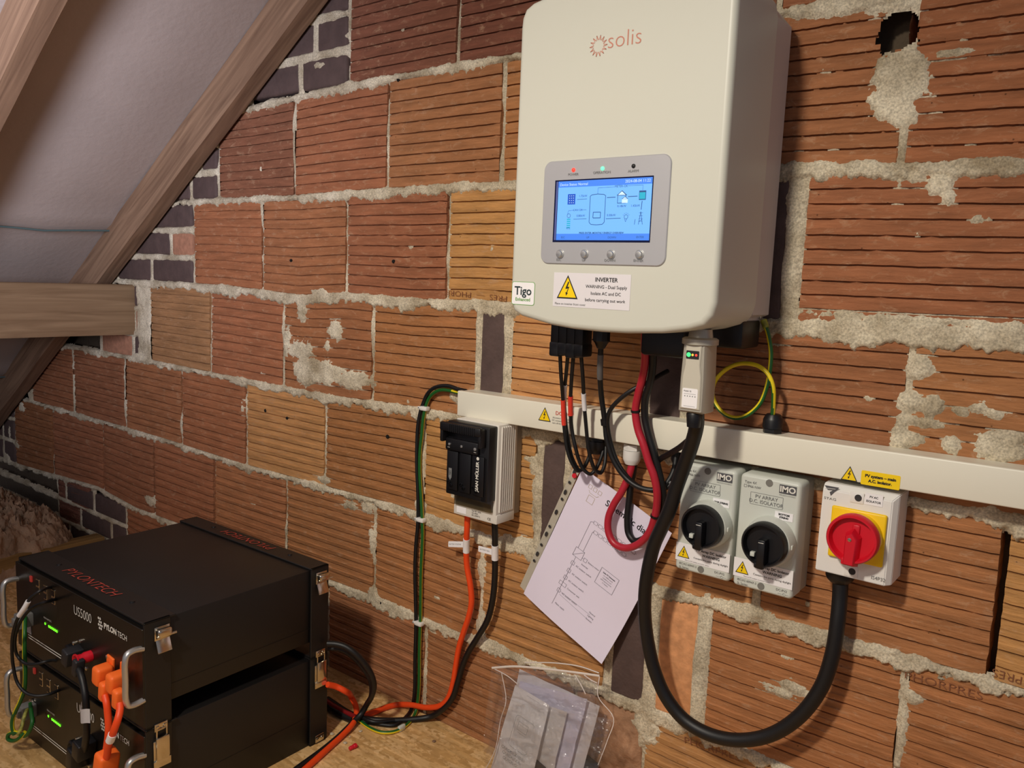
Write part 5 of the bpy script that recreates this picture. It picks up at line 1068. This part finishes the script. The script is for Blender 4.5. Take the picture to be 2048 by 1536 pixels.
    # toggle latches on the right side
    def latch(x, y, z, openl=False):
        l = []
        bm = bmesh.new()
        if openl:
            bx(bm, (x, y-.014, z-.012), (x+.004, y+.014, z+.012), .001); bx(bm, (x+.003, y-.013, z-.006), (x+.016, y+.013, z+.010), .004, 3)
            bx(bm, (x+.004, y-.012, z-.034), (x+.0065, y+.014, z-.004), .001, rot=Matrix.Rotation(-.35, 3, 'Y')); cyl(bm, (x+.014, y-.016, z-.002), (x+.014, y+.020, z-.002), .002, seg=8)
        else:
            bx(bm, (x, y-.012, z+.030), (x+.003, y+.012, z+.044), .001)
            for s_ in (-1, 1): cyl(bm, (x+.004, y+s_*.009, z+.012), (x+.004, y+s_*.009, z+.040), .0014, seg=8)
            cyl(bm, (x+.004, y-.009, z+.034), (x+.004, y+.009, z+.034), .0014, seg=8)
            bx(bm, (x, y-.015, z-.034), (x+.004, y+.015, z+.014), .001); bx(bm, (x+.003, y-.012, z-.022), (x+.0085, y+.012, z+.020), .0015)
            bx(bm, (x+.002, y-.016, z-.036), (x+.006, y+.016, z-.022), .001)
            for s_ in (-1, 1): rings(bm, [(.003, 0), (.0025, .0015), (.001, .002)], (x+.003, y+s_*.006, z+.038), (1, 0, 0), 10)
        return from_bm('toggle_latch', bm, M_CHROME, t, angle=30)
    xs_ = BW+.001
    if lower: latch(xs_, .026, zt-.038); latch(xs_, BD-.022, zt-.030)
    else: latch(xs_, .030, zt-.024, True); latch(xs_, BD-.022, zt-.022, True)
    if lower:
        bm = bmesh.new()
        for y in (BD-.022,):
            bx(bm, (xs_, y-.011, .004), (xs_+.003, y+.011, .020), .001)
            for s_ in (-1, 1): rings(bm, [(.0032, 0), (.0028, .0018), (.001, .0024)], (xs_+.003, y+s_*.006, .012), (1, 0, 0), 10)
        from_bm('catch_plate', bm, M_CHROME, t)
    return t
b_low = make_battery(0.0, 'lower black rack battery standing on the floor', True)
b_top = make_battery(BH, 'upper black rack battery with red lettering on its top', False)

# cables on the battery fronts (points given on the front plane, off = distance in front)
def fpl(L): return [FPz(a_, b_, o_) for a_, b_, o_ in L]
cable('data_cable', 'longer thin black data cable looping from upper to lower battery, with a white sleeve', fpl([(370, 203, .004), (345, 208, .022), (300, 226, .05), (230, 276, .062), (180, 355, .068), (125, 445, .07), (97, 540, .072), (88, 640, .07), (97, 780, .066), (128, 905, .062), (190, 980, .056), (270, 1004, .045), (350, 995, .03), (405, 975, .016), (435, 962, .004)]), .0030, M_RUBBER, [('white_sleeve', FPz(180, 355, .068), 5, .0016, M_PAPER)])
cable('data_cable', 'shorter thin black data cable tucked between the two batteries', fpl([(408, 292, .004), (385, 298, .020), (330, 312, .036), (250, 345, .048), (190, 400, .052), (140, 480, .056), (110, 590, .056), (125, 700, .05), (180, 760, .044), (260, 770, .034), (330, 752, .022), (380, 742, .010), (420, 745, .001)]), .0030, M_RUBBER)
cable('earth_wire', 'green and yellow earth wire hanging from the upper battery', fpl([(188, 400, .012), (184, 470, .026), (181, 560, .034), (181, 700, .036), (186, 840, .038), (180, 950, .040), (150, 1040, .042), (115, 1115, .044), (92, 1185, .046), (92, 1240, .046), (108, 1290, .044)]), .0040, None, stripe=lambda t: .62 if t < .72 else .3, seg=16)
cable('earth_wire', 'green and yellow earth wire curled in front of the lower battery', fpl([(222, 1062, .010), (232, 1130, .024), (238, 1200, .030), (218, 1262, .034), (180, 1300, .036), (150, 1285, .04), (110, 1272, .044), (62, 1290, .05), (60, 1322, .05), (100, 1335, .046), (150, 1310, .042), (185, 1270, .036)]), .0038, None, stripe=lambda t: .5, seg=16)
cable('braided_earth_wire', 'striped yellow and black wire rising to a ring lug on the lower battery', fpl([(215, 1075, .012), (190, 1125, .026), (172, 1180, .034), (158, 1240, .040), (132, 1290, .044)]), .0034, mat('stripe_wrap', (150, 150, 70), .5, var=.9, vscale=90))
for a_, b_, lb in [(190, 388, 'steel ring lug on the upper battery front'), (222, 1060, 'steel ring lug on the lower battery front')]:
    p_ = FPz(a_, b_, .008); bm = bmesh.new(); rings(bm, [(.0085, 0), (.0085, .003), (.005, .004), (.004, .009), (.001, .010)], (0, 0, 0), (0, -1, 0), 16); tag(from_bm('ring_lug', bm, M_CHROME, None, tuple(p_+Yb*.004)), lb, 'lug', 'ring lugs on the battery fronts')
# black battery link with angled plugs
lk, _ = cable('black_link_cable', 'black link cable with chunky plugs and a white paper tag', fpl([(560, 712, .020), (572, 780, .028), (598, 850, .032), (618, 930, .034), (630, 1010, .036), (636, 1100, .036), (640, 1200, .036), (638, 1290, .034), (630, 1350, .030), (622, 1400, .024)]), .0062, M_RUBBER, seg=18)
def lk_box(a_, b_, off, sx, sy, sz, ang, m_, name='plug', par=lk, bev=.003):
    p_ = Vector(FPz(a_, b_, off)) - par.location; bm = bmesh.new(); bx(bm, tuple(p_-Vector((sx, sy, sz))/2), tuple(p_+Vector((sx, sy, sz))/2), bev, 3, rot=Matrix.Rotation(ang, 3, 'Y')); return from_bm(name, bm, m_, par, angle=40)
M_DGREY = mat('dark_grey_plug', (34, 34, 38), .45)
lk_box(538, 706, .016, .022, .034, .030, .25, M_DGREY); lk_box(578, 790, .028, .015, .018, .032, .22, M_DGREY, 'boot'); lk_box(622, 1390, .020, .026, .034, .034, .2, M_BLACK); lk_box(575, 1450, .018, .024, .034, .040, .2, M_BLACK)
pr = Print(Vector(FPz(612, 1098, .044))-lk.location, tuple(Xb), (0, 0, 1)); V_ = []
bm = bmesh.new(); g = {}
for i in range(9):
    for j in range(5):
        p_ = Vector((-.004+.044*i/8, -.012*math.sin(i/8*2.6)+0, -.013+.026*j/4-.004*math.sin(i*.6))); g[i, j] = bm.verts.new(p_+Vector(FPz(612, 1098, .044))-lk.location)
for i in range(8):
    for j in range(4): bm.faces.new((g[i, j], g[i+1, j], g[i+1, j+1], g[i, j+1]))
bmesh.ops.solidify(bm, geom=bm.faces[:], thickness=.0006); from_bm('paper_tag', bm, M_PAPER, lk)
p_ = FPz(676, 705, .002); rc = thing('red_plug_cap', 'bright red round cap on the upper battery socket', 'cap', tuple(p_)); bm = bmesh.new(); rings(bm, [(.0100, .0), (.0100, .012), (.0085, .016), (.0095, .026), (.0120, .027), (.0120, .029), (.009, .029), (.006, .024), (.001, .024)], (0, 0, 0), (.0, -1, 0), 28); from_bm('cap', bm, M_RED, rc)
# orange links
def orange(label, cabpts, hx, hy, sleeve=None):
    parts = [('white_sleeve', FPz(*sleeve), 3, .0012, M_PAPER)] if sleeve else []
    o_, _ = cable('orange_link_cable', label, fpl(cabpts), .0060, M_ORANGE, parts, seg=18)
    def bxx(nm, a_, b_, off, s_, ang=0.1, bev=.004):
        pp = Vector(FPz(a_, b_, off))-o_.location; bm = bmesh.new(); bx(bm, tuple(pp-Vector(s_)/2), tuple(pp+Vector(s_)/2), bev, 3, rot=Matrix.Rotation(ang, 3, 'Y')); from_bm(nm, bm, M_ORCONN, o_, angle=45)
    bxx('connector_flange', hx+60, hy-72, .004, (.024, .005, .032), .1, .002); bxx('connector_head', hx, hy, .022, (.024, .030, .034), .12, .006); bxx('connector_boot', hx+17, hy+122, .030, (.018, .018, .034), .12, .005)
    return o_
orange('left orange link cable with a chunky plug, beside the silver handle', [(775, 1000, .034), (788, 1060, .036), (796, 1130, .036), (802, 1210, .036), (800, 1290, .036), (792, 1350, .034), (785, 1400, .032), (770, 1470, .030), (745, 1545, .03)], 757, 845)
orange('right orange link cable with a white sleeve near its lower plug', [(885, 1060, .036), (885, 1110, .040), (872, 1170, .046), (848, 1240, .05), (822, 1310, .05), (800, 1370, .048), (792, 1430, .044), (775, 1500, .04), (760, 1560, .04)], 857, 900, (822, 1315, .05))
p_ = FPz(790, 1490, .036); lo_ = thing('orange_plug', 'orange plug at the bottom edge of the photo below the link cables', 'plug', tuple(p_)); bm = bmesh.new(); bx(bm, (-.016, -.018, -.024), (.012, .018, .020), .006, 3, rot=Matrix.Rotation(.25, 3, 'Y')); bx(bm, (-.026, -.012, -.034), (.0, .012, -.012), .005, 3, rot=Matrix.Rotation(.25, 3, 'Y')); from_bm('connector_head', bm, M_ORCONN, lo_, angle=45)

# ================================================================ PINNED SHEET
PU_ = Vector(W(1343, 1062, .02)-W(1168, 935, .02)); PVv = Vector(W(1055, 1188, .02)-W(1168, 935, .02)); O_ = Vector(W(1168, 935, .018))
eU = PU_.normalized(); eV = -PVv.normalized(); eV = (eV-eU*eV.dot(eU)).normalized(); WS, HS = .205, .296
sh = thing('schematic_sheet', 'white printed wiring sheet in a punched sleeve pinned askew to the wall', 'paper', tuple(O_))
def curl(x, y): return -.004-.010*max(0, (-y-.20)/.10)**1.5*max(0, x/.2) - .006*max(0, (-y-.15)/.15)
bm = bmesh.new(); g = {}
for i in range(15):
    for j in range(21):
        x, y = WS*i/14, -HS*j/20; p_ = eU*x+eV*y+Vector((0, curl(x, y)+.003*math.sin(x*18+y*9), 0)); g[i, j] = bm.verts.new(p_)
for i in range(14):
    for j in range(20): bm.faces.new((g[i, j], g[i, j+1], g[i+1, j+1], g[i+1, j]))
bmesh.ops.recalc_face_normals(bm, faces=bm.faces[:]); bmesh.ops.solidify(bm, geom=bm.faces[:], thickness=.0008); from_bm('page', bm, M_SHEET, sh, angle=60)
bm = bmesh.new(); g = {}
for i in range(3):
    for j in range(21):
        x, y = -.003-.016*i/2, -.006-(HS-.006)*j/20; g[i, j] = bm.verts.new(eU*x+eV*y+Vector((0, -.004+.001*i, 0)))
for i in range(2):
    for j in range(20): bm.faces.new((g[i, j], g[i+1, j], g[i+1, j+1], g[i, j+1]))
bmesh.ops.solidify(bm, geom=bm.faces[:], thickness=.0006); from_bm('punched_strip', bm, M_STRIP, sh)
pr = Print((0, -.0062, 0), eU, eV)
hole = [.016, .040, .062, .078, .108, .142, .160, .186, .208, .225]
for i, y in enumerate(hole): pr.flush('punch_hole', sh); pr.poly([(-.0115+.0031*math.cos(a_), -y+(.0055 if i % 2 == 0 else .0031)*math.sin(a_)) for a_ in np.linspace(0, 2*math.pi, 15)[:-1]], mat('hole_dark', (46, 44, 46), .7), 0.0)
pr.build('punch_hole', sh)
pr = Print((0, -.0066, 0), eU, eV); G = mat('gold_ink', (176, 160, 120), .6); LI = mat('fine_grey_ink', (96, 92, 104), .6)
for x, y in ((.030, -.022), (.041, -.022), (.052, -.022)): pr.box(x-.0035, y-.0035, x+.0035, y+.0035, .0006, G)
pr.box(.034, -.051, .048, -.037, .0006, G); pr.path([(.030, -.029), (.034, -.033), (.049, -.033), (.053, -.029)], .0006, G)
pr.text('Schematic diagram', .070, -.030, .0170, M_INK, 'LEFT', wx=.98, bold=.0002)
def rw(y, x0, n_):
    for i in range(n_): pr.box(x0+i*.011, y-.004, x0+i*.011+.008, y+.002, .0005, LI); pr.line(x0+i*.011+.008, y-.001, x0+i*.011+.011, y-.001, .0005, LI)
rw(-.076, .066, 9); rw(-.092, .074, 7)
pr.path([(.066, -.077), (.060, -.080), (.060, -.140)], .0006, LI); pr.path([(.074, -.093), (.072, -.096), (.072, -.140)], .0006, LI)
pr.box(.056, -.158, .076, -.140, .0006, LI); pr.line(.056, -.158, .076, -.140, .0005, LI); pr.box(.080, -.156, .087, -.149, .0006, LI); pr.line(.076, -.152, .080, -.152, .0005, LI)
pr.line(.064, -.158, .064, -.268, .0006, LI)
for y in (-.172, -.190, -.206, -.236): pr.box(.0605, y-.0035, .0675, y+.0035, .0006, LI); pr.text('AC isolator switch', .072, y-.001, .0048, LI, 'LEFT')
pr.box(.057, -.224, .073, -.217, .0006, LI); pr.text('Consumer unit', .077, -.222, .0048, LI, 'LEFT'); pr.text('Mains supply', .069, -.262, .0045, LI, 'LEFT')
for k_ in (0, 1): pr.line(.068, -.236-.006*k_, .140, -.236-.010*k_, .0004, LI)
for i, s_ in enumerate(['Neutral', 'Lighting', 'Sockets']): pr.text(s_, .136, -.232-.007*i, .0045, LI, 'LEFT')
pr.text('Inverter', .080, -.163, .0048, LI, 'LEFT'); pr.text('Battery meter', .090, -.152, .0045, LI, 'LEFT')
pr.box(.118, -.176, .158, -.142, .0006, LI); pr.text('Solar PV Schematic', .138, -.149, .0036, M_INK, bold=.0001)
for i, s_ in enumerate(['16 x 400W panels', 'Installed on roof', '6kW hybrid inverter', '2 x battery']): pr.text(s_, .138, -.154-.0045*i, .0030, LI)
# bend the print with the page
for i, v_ in enumerate(pr.v):
    d_ = v_-pr.O; x, y = d_.dot(eU), d_.dot(eV); pr.v[i] = eU*x+eV*y+Vector((0, curl(x, y)+.003*math.sin(x*18+y*9)-.0012, 0))
pr.build('diagram_print', sh)
p_ = W(1148, 951, .02); pin = thing('push_pin', 'red push pin holding the corner of the wiring sheet', 'pin', (p_[0], 0, p_[2])); bm = bmesh.new(); rings(bm, [(.001, 0), (.001, .014)], (0, 0, 0), (0, -1, 0), 8); rings(bm, [(.0055, 0), (.0050, .002), (.0028, .004), (.0028, .010), (.0048, .013), (.0042, .015)], (0, -.013, 0), (.35, -1, .1), 18); from_bm('pin_body', bm, M_RED, pin)

# ================================================================ BAG OF MANUALS
bg = thing('zip_bag', 'clear zip bag leaning on the wall below the wiring sheet', 'bag', tuple(W(1090, 1500, .05)))
BL0 = bg.location.copy()
def grid_sheet(corners, nx, ny, wave, seed, thick=.0004, bow=0.0):
    """corners TL, TR, BR, BL as world points"""
    bm = bmesh.new(); g = {}; TL, TR, BR, BLc = [np.array(c_, float) for c_ in corners]
    for i in range(nx+1):
        for j in range(ny+1):
            u_, v_ = i/nx, j/ny; p_ = (TL*(1-u_)+TR*u_)*(1-v_)+(BLc*(1-u_)+BR*u_)*v_
            k_ = wave*(float(fbm(np.array(u_*3+seed), np.array(v_*4), 1.6, seed, 3))-.5)*2 - bow*math.sin(math.pi*u_)*math.sin(math.pi*min(1, v_*1.1))
            p_ = p_+np.array([k_*.2, k_, 0]); g[i, j] = bm.verts.new(Vector(p_)-BL0)
    for i in range(nx):
        for j in range(ny): bm.faces.new((g[i, j], g[i, j+1], g[i+1, j+1], g[i+1, j]))
    if thick: bmesh.ops.solidify(bm, geom=bm.faces[:], thickness=thick)
    return bm
TLp, TRp = (1000, 1330), (1196, 1358)
front = [W(1008, 1342, .070), W(1226, 1432, .070), W(1176, 1600, .085), W(935, 1600, .105)]
from_bm('bag_front', grid_sheet([W(990, 1326, .058), W(1198, 1352, .058), W(1180, 1440, .078), W(1003, 1400, .078)], 30, 14, .010, 3, 0), M_FILM, bg, angle=0)
from_bm('bag_front', grid_sheet([W(1003, 1398, .078), W(1226, 1440, .076), W(1180, 1600, .095), W(950, 1600, .10)], 30, 24, .014, 6, 0, .016), M_FILM, bg, angle=0)
from_bm('bag_back', grid_sheet([W(985, 1333, .030), W(1198, 1350, .022), W(1188, 1600, .030), W(950, 1600, .030)], 24, 24, .008, 9, 0), M_FILM, bg, angle=0)
zp = catmull([W(984, 1336, .064), W(1030, 1333, .066), W(1090, 1338, .067), W(1150, 1345, .066), W(1199, 1352, .062)], 8); link('zip_seal', tube_mesh('zip_seal', [Vector(p_)-BL0 for p_ in zp], .0022, 8, flat=.5), mat('zip_plastic', (224, 214, 206), .3), bg, angle=60)
zp = catmull([W(1050, 1325, .050), W(1110, 1326, .052), W(1160, 1333, .052), W(1198, 1346, .052)], 6); link('bag_edge', tube_mesh('bag_edge', [Vector(p_)-BL0 for p_ in zp], .0012, 8), mat('zip_plastic', (224, 214, 206), .3), bg, angle=60)
M_SEAM_GLINT = mat('film_seam_glint', (226, 216, 212), .25)  # side seams, plus pale tubes modelled as highlights along the film creases
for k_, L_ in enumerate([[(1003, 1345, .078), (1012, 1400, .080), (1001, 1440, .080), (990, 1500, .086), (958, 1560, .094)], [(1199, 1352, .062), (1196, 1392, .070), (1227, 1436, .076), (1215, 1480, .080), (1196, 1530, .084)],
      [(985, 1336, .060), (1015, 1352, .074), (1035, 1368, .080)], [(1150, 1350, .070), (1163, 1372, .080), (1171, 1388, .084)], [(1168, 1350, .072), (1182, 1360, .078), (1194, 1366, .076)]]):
    zp = catmull([W(*q_) for q_ in L_], 6); link('seam_and_glint', tube_mesh('seam_and_glint', [Vector(p_)-BL0 for p_ in zp], .0008 if k_ < 2 else .0011, 6, flat=.5), M_SEAM_GLINT, bg, angle=60)
def leaflet(name, label, corners, seed, t=.0012, m_=M_PAPER, pages=0):
    global BL0
    o_ = thing(name, label, 'leaflet', tuple(corners[0]), 0, 'papers inside the clear bag'); keep = BL0; BL0 = Vector(corners[0]); from_bm('cover', grid_sheet(corners, 8, 8, .002, seed, t), m_, o_, angle=50); BL0 = keep; return o_
MW2 = mat('bright_paper', (238, 236, 242), .5); MW3 = mat('lilac_paper', (232, 229, 246), .5)
leaflet('large_leaflet', 'large folded white sheet at the back of the clear bag', [W(1038, 1338, .040), W(1200, 1412, .040), W(1158, 1570, .048), W(1000, 1570, .048)], 2, .003, MW2)
leaflet('lilac_leaflet', 'lilac-white folded sheet in the middle of the clear bag', [W(1040, 1362, .050), W(1175, 1398, .050), W(1130, 1570, .058), W(1000, 1570, .058)], 4, .0025, MW3)
lf = leaflet('blank_card', 'plain white rounded card right of the drawn booklet in the bag', [W(1060, 1400, .058), W(1135, 1424, .058), W(1100, 1570, .066), W(1030, 1570, .066)], 5, .003, mat('warm_card', (232, 228, 228), .5))
bk = [W(1030, 1370, .068), W(1098, 1410, .068), W(1062, 1570, .078), W(972, 1570, .078)]
o_ = leaflet('booklet', 'white booklet with a line drawing of a phone-like device in the bag', bk, 7, .004, M_PAPER)
eU2 = Vector(np.array(bk[1])-np.array(bk[0])).normalized(); eV2 = Vector(np.array(bk[0])-np.array(bk[3])).normalized(); c0 = Vector(W(1043, 1470, .0795))-o_.location
pr = Print(c0, (.98, 0, -.17), eV2); pr.path(rrect(-.022, -.035, .022, .035, .007)+[(.022, -.028)], .0006, M_GINK); pr.box(-.013, .006, .010, .024, .0006, M_GINK); pr.path([(-.012, .018), (.009, .018)], .0005, M_GINK); pr.path([(-.010, .001), (.010, .001)], .0005, M_GINK)
pr.line(-.012, .082, .018, .082, .0005, M_GINK)
for i in range(3): pr.text('QUICK GUIDE'[:11-i*2], -.008, -.046-.010*i, .0085, M_GINK)
pr.build('cover_drawing', o_)
p_ = W(1085, 1530, .055); ob = thing('wall_bracket', 'dark metal piece at the bottom of the clear bag', 'bracket', tuple(p_)); bm = bmesh.new(); bx(bm, (-.030, -.014, -.03), (.01, -.004, .012), .003, rot=Matrix.Rotation(.3, 3, 'Y')); bx(bm, (-.02, -.016, -.04), (-.012, .0, .02), .003, rot=Matrix.Rotation(-.4, 3, 'Y')); from_bm('plate', bm, mat('dark_metal_part', (60, 60, 66), .35, metal=.7), ob)
p_ = W(1170, 1525, .035); sb = thing('small_pouch', 'small clear pouch with black parts at the right of the papers', 'pouch', tuple(p_)); b0_ = BL0; BL0 = Vector(p_)
from_bm('pouch_film', grid_sheet([W(1196, 1400, .060), W(1228, 1434, .060), W(1200, 1512, .066), W(1168, 1490, .070)], 12, 12, .010, 12, 0), M_FILM, sb, angle=0); BL0 = b0_
bm = bmesh.new(); bx(bm, (-.012, -.01, -.05), (.020, .008, .012), .004, rot=Matrix.Rotation(.3, 3, 'Y')); from_bm('black_parts', bm, M_BLACK, sb)

# small things on the floor
p_ = WF(706, 1494, .005); bm = bmesh.new(); d_ = Vector((.35, .9, 0)).normalized(); rings(bm, [(.0036, -.009), (.0042, -.008), (.0042, .001), (.0050, .002), (.0050, .008), (.0036, .009)], (0, 0, 0), (.10, .98, .05), 14); tag(from_bm('wire_ferrule', bm, M_RED, None, (p_[0], p_[1], .0052)), 'tiny red wire cap lying on the floor near the orange cable', 'cap')
for i, (u, v, s_) in enumerate([(690, 1485, .0042), (721, 1462, .0040), (664, 1467, .0045), (700, 1472, .0022), (868, 1482, .004)]):
    p_ = WF(u, v, .002); bm = bmesh.new(); bmesh.ops.create_icosphere(bm, subdivisions=2, radius=s_)
    for v_ in bm.verts: v_.co = v_.co*(.7+.6*float(vnoise(v_.co.x*700+i*9, v_.co.y*700, 3))); v_.co.z *= .5
    lab = ['pale crumb of mortar just left of the red wire cap', 'pale crumb of mortar nearest the green wire on the floor', 'pale crumb of mortar at the foot of the batteries', 'smallest pale crumb of mortar above the red wire cap', 'brown splinter on the floor near the wall'][i]
    tag(from_bm('mortar_crumb' if i < 4 else 'wood_splinter', bm, M_MORTAR if i < 4 else M_RAFTER, None, (p_[0], p_[1], s_*.4)), lab, 'crumb' if i < 4 else 'splinter', 'crumbs on the floor' if i < 4 else None)
